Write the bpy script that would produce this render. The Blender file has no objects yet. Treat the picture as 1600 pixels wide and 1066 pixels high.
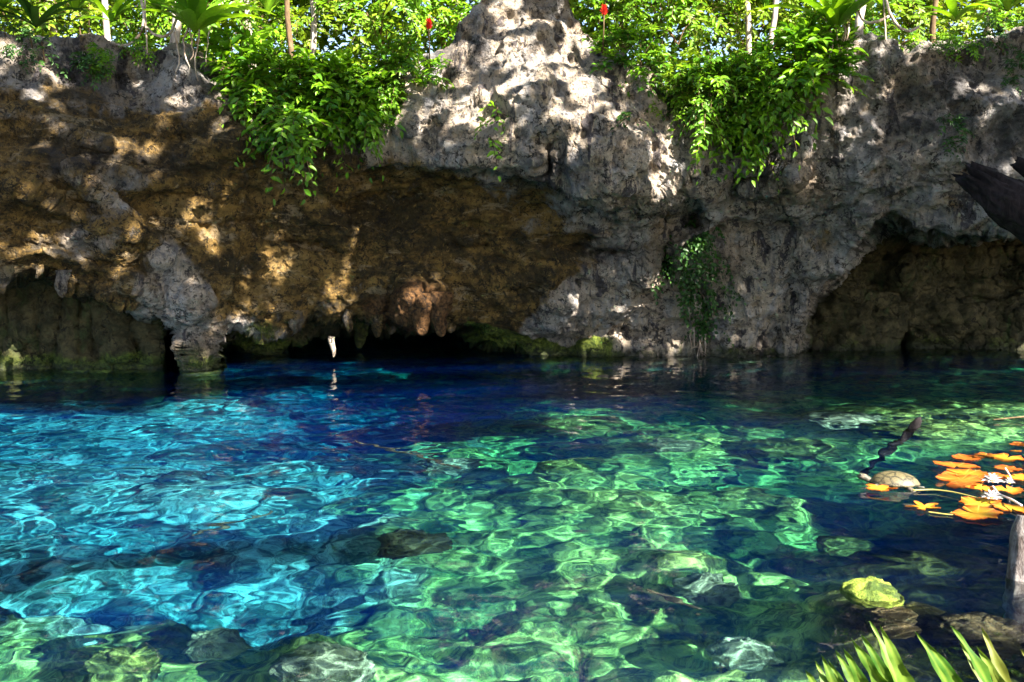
import bpy, math, random
import numpy as np
from mathutils import Vector

random.seed(7)
rng = np.random.default_rng(7)
S = bpy.context.scene
COL = S.collection

# ------------------------------------------------------------------ camera
H = 1.4                      # eye height over the water
F = 1600.0                   # focal length in photo pixels
TH = math.atan(138.0 / F)    # pitch down
cam = bpy.data.objects.new('camera', bpy.data.cameras.new('camera'))
COL.objects.link(cam)
cam.data.lens = 36.0
cam.data.sensor_width = 36.0
cam.data.clip_end = 500.0
cam.data.clip_start = 0.05
cam.location = (0, 0, H)
cam.rotation_euler = (math.pi / 2 - TH, 0, 0)
S.camera = cam

# ------------------------------------------------------------------ light
SUN = np.array([0.50, -0.60, 0.64]); SUN /= np.linalg.norm(SUN)
world = bpy.data.worlds.new('World'); S.world = world; world.use_nodes = True
wn = world.node_tree
sky = wn.nodes.new('ShaderNodeTexSky'); sky.sky_type = 'NISHITA'; sky.sun_disc = False
sky.sun_elevation = math.asin(SUN[2]); sky.sun_rotation = math.atan2(SUN[0], SUN[1])
wn.links.new(sky.outputs[0], wn.nodes['Background'].inputs['Color'])
wn.nodes['Background'].inputs['Strength'].default_value = 0.05
ld = bpy.data.lights.new('sun', 'SUN'); ld.energy = 5.0; ld.angle = math.radians(0.5); ld.color = (1.0, 0.93, 0.80)
sun = bpy.data.objects.new('sun', ld); COL.objects.link(sun)
sun.rotation_euler = Vector(SUN).to_track_quat('Z', 'Y').to_euler(); sun.location = tuple(SUN * 40)
S.view_settings.view_transform = 'Standard'; S.view_settings.look = 'None'
S.view_settings.exposure = 2.8; S.view_settings.gamma = 1.0
cy = S.cycles
cy.use_denoising = True
cy.blur_glossy = 0.15
cy.max_bounces = 10; cy.transparent_max_bounces = 12; cy.diffuse_bounces = 3
cy.sample_clamp_indirect = 6.0

# ------------------------------------------------------------------ numpy helpers
_perm = np.random.default_rng(3).permutation(256).astype(np.int64)
_perm = np.concatenate([_perm, _perm, _perm])
_g = np.random.default_rng(5).normal(size=(256, 3)); _g /= np.linalg.norm(_g, axis=1)[:, None]

def noise(p):
    p = np.asarray(p, float)
    i = np.floor(p).astype(np.int64); f = p - i; i &= 255
    u = f * f * f * (f * (f * 6 - 15) + 10)
    out = 0
    for dx in (0, 1):
        wx = u[..., 0] if dx else 1 - u[..., 0]
        for dy in (0, 1):
            wy = u[..., 1] if dy else 1 - u[..., 1]
            for dz in (0, 1):
                wz = u[..., 2] if dz else 1 - u[..., 2]
                h = _perm[_perm[_perm[(i[..., 0] + dx) & 255] + ((i[..., 1] + dy) & 255)] + ((i[..., 2] + dz) & 255)]
                g = _g[h]
                d = g[..., 0] * (f[..., 0] - dx) + g[..., 1] * (f[..., 1] - dy) + g[..., 2] * (f[..., 2] - dz)
                out = out + wx * wy * wz * d
    return out * 1.5

def fbm(p, o=4, gain=0.5):
    p = np.asarray(p, float); a = 1.0; s = 0; t = 0
    for k in range(o):
        s = s + a * noise(p * (2.03 ** k) + 17.3 * k); t += a; a *= gain
    return s / t

def ridged(p, o=4, gain=0.5):
    p = np.asarray(p, float); a = 1.0; s = 0; t = 0
    for k in range(o):
        s = s + a * (1 - 2 * np.abs(noise(p * (2.1 ** k) + 9.1 * k))); t += a; a *= gain
    return s / t

def worley(p):
    p = np.asarray(p, float); i = np.floor(p).astype(np.int64); best = np.full(p.shape[:-1], 9.0)
    for dx in (-1, 0, 1):
        for dy in (-1, 0, 1):
            for dz in (-1, 0, 1):
                c = i + np.array([dx, dy, dz]); cc = c & 255
                h = _perm[_perm[_perm[cc[..., 0]] + cc[..., 1]] + cc[..., 2]]
                q = c + 0.5 + 0.45 * _g[h]
                best = np.minimum(best, ((q - p) ** 2).sum(-1))
    return np.sqrt(best)

def sstep(a, b, x):
    t = np.clip((x - a) / (b - a), 0, 1); return t * t * (3 - 2 * t)

def poly_sd(px, py, poly):
    """signed distance in pixels to a polygon, positive inside"""
    P = np.array(poly, float); n = len(P)
    inside = np.zeros(px.shape, bool); d = np.full(px.shape, 1e9)
    for a in range(n):
        x0, y0 = P[a]; x1, y1 = P[(a + 1) % n]
        ex, ey = x1 - x0, y1 - y0
        t = np.clip(((px - x0) * ex + (py - y0) * ey) / (ex * ex + ey * ey + 1e-9), 0, 1)
        d = np.minimum(d, np.hypot(px - x0 - t * ex, py - y0 - t * ey))
        if y0 != y1:
            c = ((y0 > py) != (y1 > py)) & (px < (x1 - x0) * (py - y0) / (y1 - y0) + x0)
            inside ^= c
    return np.where(inside, d, -d)

def line_d(px, py, pts):
    d = np.full(px.shape, 1e9)
    for (x0, y0), (x1, y1) in zip(pts[:-1], pts[1:]):
        ex, ey = x1 - x0, y1 - y0
        t = np.clip(((px - x0) * ex + (py - y0) * ey) / (ex * ex + ey * ey + 1e-9), 0, 1)
        d = np.minimum(d, np.hypot(px - x0 - t * ex, py - y0 - t * ey))
    return d

CT, ST = math.cos(TH), math.sin(TH)
def ray(px, py):
    x = (np.asarray(px, float) - 800) / F; y = -(np.asarray(py, float) - 533) / F
    return np.stack([x, y * ST + CT, y * CT - ST], -1)
def at(px, py, Y):
    d = ray(px, py); return np.array([0, 0, H]) + d * (np.asarray(Y) / d[..., 1])[..., None]
def onwater(px, py, z=0.0):
    d = ray(px, py); return np.array([0, 0, H]) + d * ((z - H) / d[..., 2])[..., None]
def under(px, py, depth, ior=1.33):
    d = ray(px, py); p = onwater(px, py)
    d = d / np.linalg.norm(d, axis=-1, keepdims=True)
    hx = d[..., :2] / ior; c = np.sqrt(1 - (hx ** 2).sum(-1))
    dep = np.asarray(depth, float)
    return np.concatenate([p[..., :2] + hx * (dep / c)[..., None], -dep[..., None]], -1)
def topix(p):
    x = p[..., 0]; y = p[..., 1]; z = p[..., 2] - H
    f = y * CT - z * ST; u = y * ST + z * CT
    f = np.where(f > 0.05, f, 0.05)
    return 800 + F * x / f, 533 - F * u / f

# ------------------------------------------------------------------ mesh helpers
def build(name, verts, faces, mat=None, parent=None, smooth=True, attrs=None):
    me = bpy.data.meshes.new(name)
    v = np.asarray(verts, np.float32).reshape(-1, 3)
    fl = [np.asarray(f, np.int32) for f in faces if len(f)]
    me.vertices.add(len(v)); me.vertices.foreach_set('co', v.ravel())
    loops = np.concatenate([f.ravel() for f in fl])
    tot = np.concatenate([np.full(len(f), f.shape[1], np.int32) for f in fl])
    start = np.concatenate([[0], np.cumsum(tot)[:-1]]).astype(np.int32)
    me.loops.add(len(loops)); me.loops.foreach_set('vertex_index', loops)
    me.polygons.add(len(tot)); me.polygons.foreach_set('loop_start', start)
    me.polygons.foreach_set('use_smooth', np.full(len(tot), smooth))
    for k, a in (attrs or {}).items():
        at_ = me.attributes.new(k, 'FLOAT', 'POINT'); at_.data.foreach_set('value', np.asarray(a, np.float32).ravel())
    me.update(calc_edges=True)
    if mat: me.materials.append(mat)
    o = bpy.data.objects.new(name, me); COL.objects.link(o)
    if parent: o.parent = parent
    return o

def gridfaces(ny, nx):
    i = np.arange(nx * ny).reshape(ny, nx)
    return np.stack([i[:-1, :-1], i[1:, :-1], i[1:, 1:], i[:-1, 1:]], -1).reshape(-1, 4)

def tag(o, label=None, cat=None, group=None, kind=None):
    if label: o['label'] = label
    if cat: o['category'] = cat
    if group: o['group'] = group
    if kind: o['kind'] = kind
    return o

def empty(name, loc, label, cat, group=None):
    o = bpy.data.objects.new(name, None); COL.objects.link(o); o.location = tuple(float(c) for c in loc)
    o.empty_display_size = 0.1
    return tag(o, label, cat, group)

class MB:
    def __init__(s): s.v = []; s.f = {}; s.a = []; s.n = 0
    def add(s, v, f, a=0.5):
        v = np.asarray(v, float).reshape(-1, 3)
        for q in f:
            q = np.asarray(q)
            if len(q): s.f.setdefault(q.shape[1], []).append(q + s.n)
        s.v.append(v); s.a.append(np.broadcast_to(np.asarray(a, float), (len(v),))); s.n += len(v)
    def tube(s, pts, rad, seg=6, a=0.5, wob=0.0, cap=True):
        pts = np.asarray(pts, float); n = len(pts); rad = np.broadcast_to(np.asarray(rad, float), (n,))
        t = np.gradient(pts, axis=0); t /= np.linalg.norm(t, axis=1)[:, None] + 1e-9
        ref = np.array([0.31, 0.17, 0.93]) if abs(t[:, 2]).mean() < 0.8 else np.array([0.93, 0.31, 0.17])
        u = np.cross(t, ref); u /= np.linalg.norm(u, axis=1)[:, None]; w = np.cross(t, u)
        an = np.linspace(0, 2 * np.pi, seg, endpoint=False)
        ring = pts[:, None] + rad[:, None, None] * (np.cos(an)[None, :, None] * u[:, None] + np.sin(an)[None, :, None] * w[:, None])
        v = ring.reshape(-1, 3)
        if wob: v = v + wob * np.stack([noise(v * 9 + k * 31) for k in range(3)], -1)
        i = np.arange(n * seg).reshape(n, seg); j = np.roll(i, -1, 1)
        q = np.stack([i[:-1], j[:-1], j[1:], i[1:]], -1).reshape(-1, 4)
        fs = [q]
        if cap:
            v = np.concatenate([v, pts[:1], pts[-1:]]); b = n * seg
            fs.append(np.concatenate([np.stack([np.full(seg, b), j[0], i[0]], -1), np.stack([np.full(seg, b + 1), i[-1], j[-1]], -1)]))
        s.add(v, fs, a)
    def build(s, name, mat, parent=None, smooth=True, loc=None):
        v = np.concatenate(s.v)
        if loc is not None: v = v - np.asarray(loc)
        return build(name, v, [np.concatenate(q) for q in s.f.values()], mat, parent, smooth, {'tint': np.concatenate(s.a)})

def unit(v): return v / (np.linalg.norm(v, axis=-1, keepdims=True) + 1e-9)

LT = np.array([[0, 0, 0], [.32, .5, .02], [.30, 0, -.04], [.32, -.5, .02], [.68, .36, -.03], [.68, 0, -.08], [.68, -.36, -.03], [1, 0, -.20]])
LQ = np.array([[1, 2, 5, 4], [2, 3, 6, 5]]); LTRI = np.array([[0, 2, 1], [0, 3, 2], [4, 5, 7], [5, 6, 7]])
def leaves(mb, pos, axis, nrm, ln, wd, tint):
    """add many folded pointed leaves"""
    N = len(pos); axis = unit(axis); side = unit(np.cross(nrm, axis)); nrm = np.cross(axis, side)
    T = LT
    v = pos[:, None] + axis[:, None] * (T[None, :, 0:1] * ln[:, None, None]) + side[:, None] * (T[None, :, 1:2] * wd[:, None, None]) \
        + nrm[:, None] * (T[None, :, 2:3] * ln[:, None, None] + np.abs(T[None, :, 1:2]) * wd[:, None, None] * 0.35)
    b = (np.arange(N) * 8)[:, None, None]
    mb.add(v.reshape(-1, 3), [(LQ[None] + b).reshape(-1, 4), (LTRI[None] + b).reshape(-1, 3)], np.repeat(tint, 8))

def sprigs(mb, twig, base, d, ln, k, leaf, rg, droop=0.35, wr=0.45, tint=(0.3, 0.8)):
    """leafy twigs: alternate leaves along a drooping stem"""
    N = len(base); d = unit(d)
    ts = np.linspace(0.18, 1.0, k)
    t = ts[None, :, None]
    g = np.array([0, 0, -1.0])
    P = base[:, None] + d[:, None] * (t * ln[:, None, None]) + g * (droop * (t ** 2) * ln[:, None, None])
    tan = unit(d[:, None] + g * (2 * droop * t))
    side = unit(np.cross(tan, np.array([0, 0, 1.0]) + 0.25 * rg.normal(size=(N, 1, 3))))
    sg = np.where(np.arange(k) % 2 == 0, 1.0, -1.0)[None, :, None]
    last = (np.arange(k) == k - 1)[None, :, None]
    ax = unit(tan * 0.65 + side * sg * np.where(last, 0.1, 0.8) + 0.22 * rg.normal(size=(N, k, 3)) + g * 0.0)
    up = unit(np.cross(side, tan) * np.sign(np.cross(side, tan)[..., 2:3] + 1e-6) + 0.35 * rg.normal(size=(N, k, 3)) + np.array([0, -0.35, 0.2]))
    L = leaf * rg.uniform(0.65, 1.2, (N, k)) * (0.75 + 0.35 * np.sin(np.pi * ts))[None]
    tt = np.clip(rg.uniform(*tint, (N, 1)) + rg.normal(0, 0.08, (N, k)), 0, 1)
    leaves(mb, P.reshape(-1, 3), ax.reshape(-1, 3), up.reshape(-1, 3), L.ravel(), (L * wr).ravel(), tt.ravel())
    if twig is not None:
        for i in range(0, N):
            twig.tube(np.concatenate([base[i:i + 1], P[i, ::2]]), np.linspace(0.006, 0.003, len(P[i, ::2]) + 1), 3, cap=False)

# ------------------------------------------------------------------ materials
class Mat:
    def __init__(s, name):
        s.m = bpy.data.materials.new(name); s.m.use_nodes = True; s.t = s.m.node_tree; s.t.nodes.clear()
        s.out = s.n('ShaderNodeOutputMaterial')
    def n(s, t, **k):
        n = s.t.nodes.new(t)
        for a, b in k.items(): setattr(n, a, b)
        return n
    def put(s, sock, v):
        if hasattr(v, 'is_output') or isinstance(v, bpy.types.NodeSocket): s.t.links.new(v, sock)
        else: sock.default_value = v
    def coords(s): return s.n('ShaderNodeNewGeometry').outputs['Position']
    def objc(s): return s.n('ShaderNodeTexCoord').outputs['Object']
    def noise(s, scale, detail=5, rough=0.6, vec=None, dist=0.0, col=False):
        n = s.n('ShaderNodeTexNoise'); n.inputs['Scale'].default_value = scale; n.inputs['Detail'].default_value = detail
        n.inputs['Roughness'].default_value = rough; n.inputs['Distortion'].default_value = dist
        s.put(n.inputs['Vector'], vec if vec is not None else s.coords())
        return n.outputs['Color' if col else 'Fac']
    def rng(s, v, a, b, c=0.0, d=1.0, smooth=True):
        n = s.n('ShaderNodeMapRange'); n.interpolation_type = 'SMOOTHSTEP' if smooth else 'LINEAR'
        s.put(n.inputs[0], v)
        for i, x in enumerate((a, b, c, d)): s.put(n.inputs[1 + i], x)
        return n.outputs[0]
    def math(s, op, a, b=0.0, c=None):
        n = s.n('ShaderNodeMath', operation=op); s.put(n.inputs[0], a); s.put(n.inputs[1], b)
        if c is not None: s.put(n.inputs[2], c)
        return n.outputs[0]
    def mix(s, f, a, b, mode='MIX'):
        n = s.n('ShaderNodeMix', data_type='RGBA', blend_type=mode); s.put(n.inputs[0], f)
        s.put(n.inputs[6], a if not isinstance(a, tuple) else (*a, 1)[:4]); s.put(n.inputs[7], b if not isinstance(b, tuple) else (*b, 1)[:4])
        return n.outputs[2]
    def attr(s, name): return s.n('ShaderNodeAttribute', attribute_name=name).outputs['Fac']
    def bump(s, h, strength, dist=0.02, nrm=None):
        b = s.n('ShaderNodeBump'); b.inputs['Strength'].default_value = strength; b.inputs['Distance'].default_value = dist
        s.put(b.inputs['Height'], h)
        if nrm is not None: s.put(b.inputs['Normal'], nrm)
        return b.outputs[0]
    def pbr(s, col, rough=0.8, nrm=None, spec=0.5, trans=None, transw=0.3):
        p = s.n('ShaderNodeBsdfPrincipled'); s.put(p.inputs['Base Color'], col if not isinstance(col, tuple) else (*col, 1)[:4])
        s.put(p.inputs['Roughness'], rough); p.inputs['Specular IOR Level'].default_value = spec
        if nrm is not None: s.put(p.inputs['Normal'], nrm)
        o = p.outputs[0]
        if trans is not None:
            tr = s.n('ShaderNodeBsdfTranslucent'); s.put(tr.inputs[0], trans if not isinstance(trans, tuple) else (*trans, 1)[:4])
            mx = s.n('ShaderNodeMixShader'); mx.inputs[0].default_value = transw
            s.put(mx.inputs[1], o); s.put(mx.inputs[2], tr.outputs[0]); o = mx.outputs[0]
        s.t.links.new(o, s.out.inputs['Surface']); return s.m

def leaf_mat(name, dark, light, extra=None, transw=0.35, rough=0.45):
    M = Mat(name); t = M.attr('tint')
    c = M.mix(M.rng(t, 0.0, 1.0), dark, light)
    n = M.noise(30, 3, 0.6)
    c = M.mix(M.rng(n, 0.3, 0.75, 0, 0.35), c, tuple(x * 0.55 for x in dark))
    if extra: c = M.mix(M.rng(M.noise(2.2, 3), 0.56, 0.66, 0, 0.8), c, extra)
    tc = M.mix(1.0, c, (1.6, 1.5, 0.6), 'MULTIPLY')
    return M.pbr(c, rough, None, 0.35, tc, transw)

def rock_mat():
    M = Mat('limestone'); P = M.coords()
    ochre, olive, moss, pale, dark = (M.attr(k) for k in ('ochre', 'olive', 'moss', 'pale', 'dark'))
    st = M.n('ShaderNodeMapping'); st.inputs['Scale'].default_value = (1, 1, 0.22); M.put(st.inputs[0], P); V = st.outputs[0]
    n1 = M.noise(1.3, 6, 0.65, P, 0.4); n2 = M.noise(5, 7, 0.7, P, 0.3); n3 = M.noise(20, 6, 0.7, P); nv = M.noise(3.8, 6, 0.68, V, 0.5); nw = M.noise(1.5, 5, .6, V, .3)
    nf = M.noise(70, 4, 0.7, P)
    ns = M.noise(11, 6, 0.75, P, 0.5)
    g = M.mix(M.rng(n2, 0.38, 0.62), (0.175, 0.162, 0.165), (0.46, 0.43, 0.405))
    g = M.mix(M.rng(n1, 0.50, 0.62, 0, 0.7), g, (0.36, 0.26, 0.17))
    g = M.mix(M.rng(nw, 0.52, 0.64, 0, 0.55), g, (0.50, 0.385, 0.30)); g = M.mix(M.rng(nw, 0.45, 0.36, 0, 0.6), g, (0.085, 0.08, 0.085))
    g = M.mix(M.rng(n1, 0.47, 0.38, 0, 0.6), g, (0.47, 0.455, 0.47))
    g = M.mix(M.math('MULTIPLY', pale, M.rng(nv, 0.42, 0.56)), g, (0.56, 0.45, 0.34))  # pale mask whitens the rock, sunlit patches included
    g = M.mix(M.rng(nv, 0.54, 0.61, 0, 0.9), g, (0.055, 0.05, 0.065))
    g = M.mix(M.rng(ns, 0.55, 0.62, 0, 0.85), g, (0.04, 0.038, 0.045))
    g = M.mix(M.rng(n3, 0.57, 0.64, 0, 0.7), g, (0.05, 0.05, 0.06))
    g = M.mix(M.rng(ns, 0.43, 0.36, 0, 0.55), g, (0.50, 0.47, 0.45))
    s2 = M.n('ShaderNodeMapping'); s2.inputs['Scale'].default_value = (.55, 1, 1.7); s2.inputs['Rotation'].default_value = (0, .12, 0); M.put(s2.inputs[0], P); W = s2.outputs[0]
    m1 = M.noise(1.1, 6, .65, W, .5)
    o = M.mix(M.rng(n2, 0.38, 0.62), (0.075, 0.046, 0.014), (0.29, 0.175, 0.05))
    o = M.mix(M.rng(m1, 0.47, 0.58, 0, 0.85), o, (0.040, 0.030, 0.014))
    o = M.mix(M.rng(m1, 0.44, 0.34, 0, 0.6), o, (0.36, 0.235, 0.085))
    o = M.mix(M.rng(M.noise(2.7, 6, 0.7, W, 0.6), 0.55, 0.62, 0, 0.6), o, (0.40, 0.30, 0.18))
    o = M.mix(M.rng(ns, 0.53, 0.60, 0, 0.85), o, (0.022, 0.018, 0.010))
    o = M.mix(M.rng(n3, 0.56, 0.63, 0, 0.8), o, (0.025, 0.02, 0.012))
    o = M.mix(M.rng(ns, 0.42, 0.35, 0, 0.6), o, (0.44, 0.28, 0.085))
    c = M.mix(M.rng(M.math('ADD', ochre, M.math('MULTIPLY_ADD', n2, 1.5, M.math('MULTIPLY_ADD', n1, 1.2, -1.35))), 0.2, 0.8), g, o)
    ru = M.mix(M.rng(n3, .38, .62), (0.05, 0.025, 0.010), (0.20, 0.098, 0.036)); c = M.mix(M.rng(M.math('ADD', M.attr('rust'), M.math('MULTIPLY_ADD', n2, .8, -.4)), .3, .7), c, ru)
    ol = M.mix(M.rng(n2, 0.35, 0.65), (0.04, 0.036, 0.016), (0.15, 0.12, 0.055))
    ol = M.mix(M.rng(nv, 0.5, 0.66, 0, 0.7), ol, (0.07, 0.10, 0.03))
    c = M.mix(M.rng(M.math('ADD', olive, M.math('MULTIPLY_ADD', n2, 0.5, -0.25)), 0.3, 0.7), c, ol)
    ms = M.mix(M.rng(n3, 0.35, 0.65), (0.035, 0.06, 0.008), (0.17, 0.21, 0.03))
    c = M.mix(M.rng(M.math('ADD', moss, M.math('MULTIPLY_ADD', n2, 0.9, -0.45)), 0.35, 0.65), c, ms)
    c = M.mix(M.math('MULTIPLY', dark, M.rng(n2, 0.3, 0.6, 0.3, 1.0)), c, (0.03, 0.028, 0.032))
    wv = M.n('ShaderNodeVectorMath', operation='MULTIPLY_ADD'); M.put(wv.inputs[0], M.noise(2.6, 5, .65, P, 0, True)); wv.inputs[1].default_value = (.9, .9, .9); M.put(wv.inputs[2], P)
    cr = M.n('ShaderNodeTexVoronoi', feature='DISTANCE_TO_EDGE'); cr.inputs['Scale'].default_value = 1.15; M.put(cr.inputs['Vector'], wv.outputs[0])
    crack = M.math('MULTIPLY', M.rng(cr.outputs['Distance'], 0.004, 0.022, 1, 0), M.rng(n2, .46, .56))
    pit = M.n('ShaderNodeTexVoronoi'); pit.inputs['Scale'].default_value = 13; M.put(pit.inputs['Vector'], wv.outputs[0])
    pits = M.math('MULTIPLY', M.rng(pit.outputs['Distance'], 0.16, 0.34, 1, 0), M.rng(n1, .47, .55))
    c = M.mix(M.math('MULTIPLY', crack, .85), c, (0.02, 0.018, 0.016)); c = M.mix(M.math('MULTIPLY', pits, .6), c, (0.035, 0.03, 0.028))
    h = M.math('MULTIPLY_ADD', n3, 0.5, M.math('MULTIPLY_ADD', nf, 0.3, M.math('ADD', n2, M.math('SUBTRACT', ns, M.math('ADD', crack, M.math('MULTIPLY', pits, .6))))))
    return M.pbr(c, 0.85, M.bump(h, 1.0, 0.09), 0.25)

ROCK = rock_mat()

def floor_mat():
    M = Mat('pool_floor_rubble'); P = M.coords()
    n1 = M.noise(1.6, 5, 0.6, P, 0.4); n2 = M.noise(5.0, 6, 0.7, P, 0.6); n3 = M.noise(17, 5, 0.7, P)
    alg = M.attr('algae'); br = M.attr('brown')
    c = M.mix(M.rng(n2, 0.36, 0.62), (0.06, 0.08, 0.06), (0.66, 0.70, 0.60))
    a = M.mix(M.rng(n2, 0.38, 0.62), (0.06, 0.10, 0.018), (0.66, 0.66, 0.17))
    c = M.mix(M.rng(M.math('ADD', alg, M.math('MULTIPLY_ADD', n1, 1.2, -0.6)), 0.25, 0.75), c, a)
    c = M.mix(M.rng(n3, 0.56, 0.68, 0, 0.7), c, (0.03, 0.05, 0.03))
    c = M.mix(M.math('MULTIPLY', M.rng(n1, 0.51, 0.57, 0, 0.85), M.rng(alg, .4, .9, 1, .55)), c, (0.03, 0.05, 0.035))
    c = M.mix(M.rng(M.noise(9, 5, .7, P, .8), 0.52, 0.60, 0, 0.6), c, (0.04, 0.06, 0.03))
    b = M.mix(M.rng(n2, 0.4, 0.7), (0.02, 0.02, 0.008), (0.13, 0.11, 0.03))
    c = M.mix(br, c, b)
    return M.pbr(c, 0.9, M.bump(M.math('ADD', n2, n3), 0.6, 0.05), 0.1)

def water_mat():
    M = Mat('clear_water'); P = M.coords()
    tr = M.n('ShaderNodeBsdfTransparent'); rf = M.n('ShaderNodeBsdfRefraction'); rf.inputs['IOR'].default_value = 1.33; rf.inputs['Roughness'].default_value = 0.0
    gl = M.n('ShaderNodeBsdfGlossy'); gl.inputs['Roughness'].default_value = 0.01
    fr = M.n('ShaderNodeFresnel'); fr.inputs[0].default_value = 1.19
    w = M.n('ShaderNodeVectorMath', operation='MULTIPLY_ADD'); M.put(w.inputs[0], M.noise(1.7, 3, 0.5, P, 0, True)); w.inputs[1].default_value = (.8, .8, .8); M.put(w.inputs[2], P)
    facs = []
    for sc, wd, pw_ in ((3.4, 0.22, 6.0), (7.6, 0.20, 5.5)):  # net of cell edges lets sun through, standing in for caustics
        vo = M.n('ShaderNodeTexVoronoi', feature='DISTANCE_TO_EDGE'); vo.inputs['Scale'].default_value = sc; M.put(vo.inputs['Vector'], w.outputs[0])
        facs.append(M.math('POWER', M.rng(vo.outputs['Distance'], 0, wd, 1, 0, False), pw_))
    s = M.math('MULTIPLY_ADD', facs[1], 0.6, facs[0])
    f = M.rng(s, 0, 0.75, 0.15, 1.0, False)
    lw = M.n('ShaderNodeLayerWeight')   # steep light passes almost straight, grazing light bends
    f = M.math('MULTIPLY', f, M.rng(lw.outputs['Facing'], 0.46, 0.60, 1, 0))
    mx = M.n('ShaderNodeMixShader'); M.put(mx.inputs[0], f); M.put(mx.inputs[1], rf.outputs[0]); M.put(mx.inputs[2], tr.outputs[0])
    m3 = M.n('ShaderNodeMixShader'); M.put(m3.inputs[0], fr.outputs[0]); M.put(m3.inputs[1], mx.outputs[0]); M.put(m3.inputs[2], gl.outputs[0])
    M.t.links.new(m3.outputs[0], M.out.inputs['Surface'])
    va = M.n('ShaderNodeVolumeAbsorption'); va.inputs[0].default_value = (0.22, 0.80, 0.965, 1); va.inputs[1].default_value = 0.62
    vs = M.n('ShaderNodeVolumeScatter'); vs.inputs[0].default_value = (0.0, 0.12, 1.0, 1); vs.inputs[1].default_value = 0.055
    ad = M.n('ShaderNodeAddShader'); M.put(ad.inputs[0], va.outputs[0]); M.put(ad.inputs[1], vs.outputs[0])
    M.t.links.new(ad.outputs[0], M.out.inputs['Volume'])
    return M.m

LEAF = leaf_mat('shrub_leaf', (0.030, 0.115, 0.008), (0.19, 0.38, 0.016), rough=0.38)
LEAFY = leaf_mat('yellowish_leaf', (0.035, 0.11, 0.006), (0.20, 0.30, 0.014))
STRAP = leaf_mat('strap_leaf', (0.04, 0.15, 0.008), (0.22, 0.40, 0.018))
DARKLEAF = leaf_mat('shade_leaf', (0.012, 0.045, 0.010), (0.05, 0.13, 0.022))
FERN = leaf_mat('fern_leaf', (0.022, 0.085, 0.005), (0.14, 0.215, 0.025), (0.12, 0.12, 0.015), 0.3, .55)
CANOPY = leaf_mat('canopy_leaf', (0.03, 0.08, 0.01), (0.08, 0.17, 0.02), None, 0.15)
def bark_mat(name, a, b, sc=12, bump=0.6):
    M = Mat(name); P = M.objc(); mp = M.n('ShaderNodeMapping'); mp.inputs['Scale'].default_value = (1, 1, 0.3); M.put(mp.inputs[0], P)
    n = M.noise(sc, 6, 0.7, mp.outputs[0], 0.4); n2 = M.noise(3, 4, 0.6, P)
    c = M.mix(M.rng(n, 0.35, 0.65), a, b); c = M.mix(M.rng(n2, 0.5, 0.65, 0, 0.6), c, tuple(0.5 * x for x in a))
    return M.pbr(c, 0.85, M.bump(n, bump, 0.02), 0.2)
BARK = bark_mat('grey_bark', (0.20, 0.16, 0.13), (0.50, 0.45, 0.40))
TWIG = bark_mat('brown_twig', (0.06, 0.04, 0.02), (0.17, 0.11, 0.06))
ROOT = bark_mat('pale_root', (0.26, 0.17, 0.12), (0.62, 0.52, 0.44))
DEADWOOD = bark_mat('dark_rotten_wood', (0.005, 0.003, 0.004), (0.022, 0.016, 0.018), 14, 1.0)
POSTWOOD = bark_mat('weathered_pale_wood', (0.07, 0.05, 0.045), (0.34, 0.31, 0.30), 22, 1.0)

# ================================================================== CLIFF
CX = np.array([-250, 0, 150, 300, 450, 600, 750, 850, 950, 1050, 1150, 1250, 1350, 1500, 1650, 1850.])
CYR = np.array([-80, 60, 120, 200, 250, 300, 350, 400, 450, 500, 560, 600.])
CT_ = np.array([
 [12.6,13.0,13.2,13.4,13.5,13.5,13.2,13.1,13.2,13.5,13.5,13.5,13.4,13.3,13.0,12.6],
 [11.6,12.0,12.3,12.6,12.9,13.0,12.6,12.4,12.6,13.0,13.0,12.8,12.6,12.5,12.3,12.0],
 [11.2,11.5,11.8,12.0,12.4,12.6,12.3,12.2,12.3,12.7,12.8,12.4,12.3,12.2,12.1,11.8],
 [10.9,11.1,11.3,11.6,11.9,12.2,12.0,11.8,11.8,12.3,12.7,12.4,12.2,12.1,12.0,11.7],
 [10.8,11.0,11.3,11.6,11.9,12.1,12.0,11.8,11.6,12.1,12.8,12.6,12.3,12.1,12.0,11.7],
 [10.9,11.1,11.4,11.8,12.2,12.5,12.5,12.1,11.6,12.3,13.0,13.0,12.6,12.3,12.1,11.8],
 [11.0,11.2,11.5,11.9,12.4,12.8,12.9,12.7,12.5,12.8,13.3,13.2,12.7,12.4,12.2,11.9],
 [11.1,11.2,11.5,11.9,12.5,13.0,13.2,13.1,13.1,13.3,13.6,13.4,12.9,12.6,12.4,12.1],
 [11.1,11.2,11.5,11.9,12.6,13.1,13.4,13.4,13.5,13.7,13.9,13.7,13.2,12.9,12.7,12.4],
 [11.2,11.3,11.6,12.0,12.7,13.2,13.6,13.7,13.8,14.0,14.1,14.0,13.6,13.3,13.1,12.8],
 [11.4,11.5,11.8,12.1,12.9,13.4,13.9,14.2,14.2,14.2,14.2,14.2,14.0,13.8,13.5,13.2],
 [11.5,11.6,11.9,12.2,13.0,13.5,14.0,14.3,14.3,14.3,14.3,14.3,14.2,14.0,13.7,13.4]])
RIMX = np.array([-250,0,60,150,210,300,350,420,500,600,650,700,725,760,800,860,890,925,960,1000,1050,1120,1180,1230,1290,1350,1450,1520,1600,1850.])
RIMY = np.array([60,64,78,72,92,84,108,138,170,160,118,75,45,0,-40,-45,-5,48,75,105,150,165,145,108,75,62,72,58,50,45.])
CAVE_A = [(-260,425),(0,428),(60,418),(110,436),(165,452),(205,468),(235,480),(252,480),(274,504),(296,540),(303,578),(304,640),(-260,640)]
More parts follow.
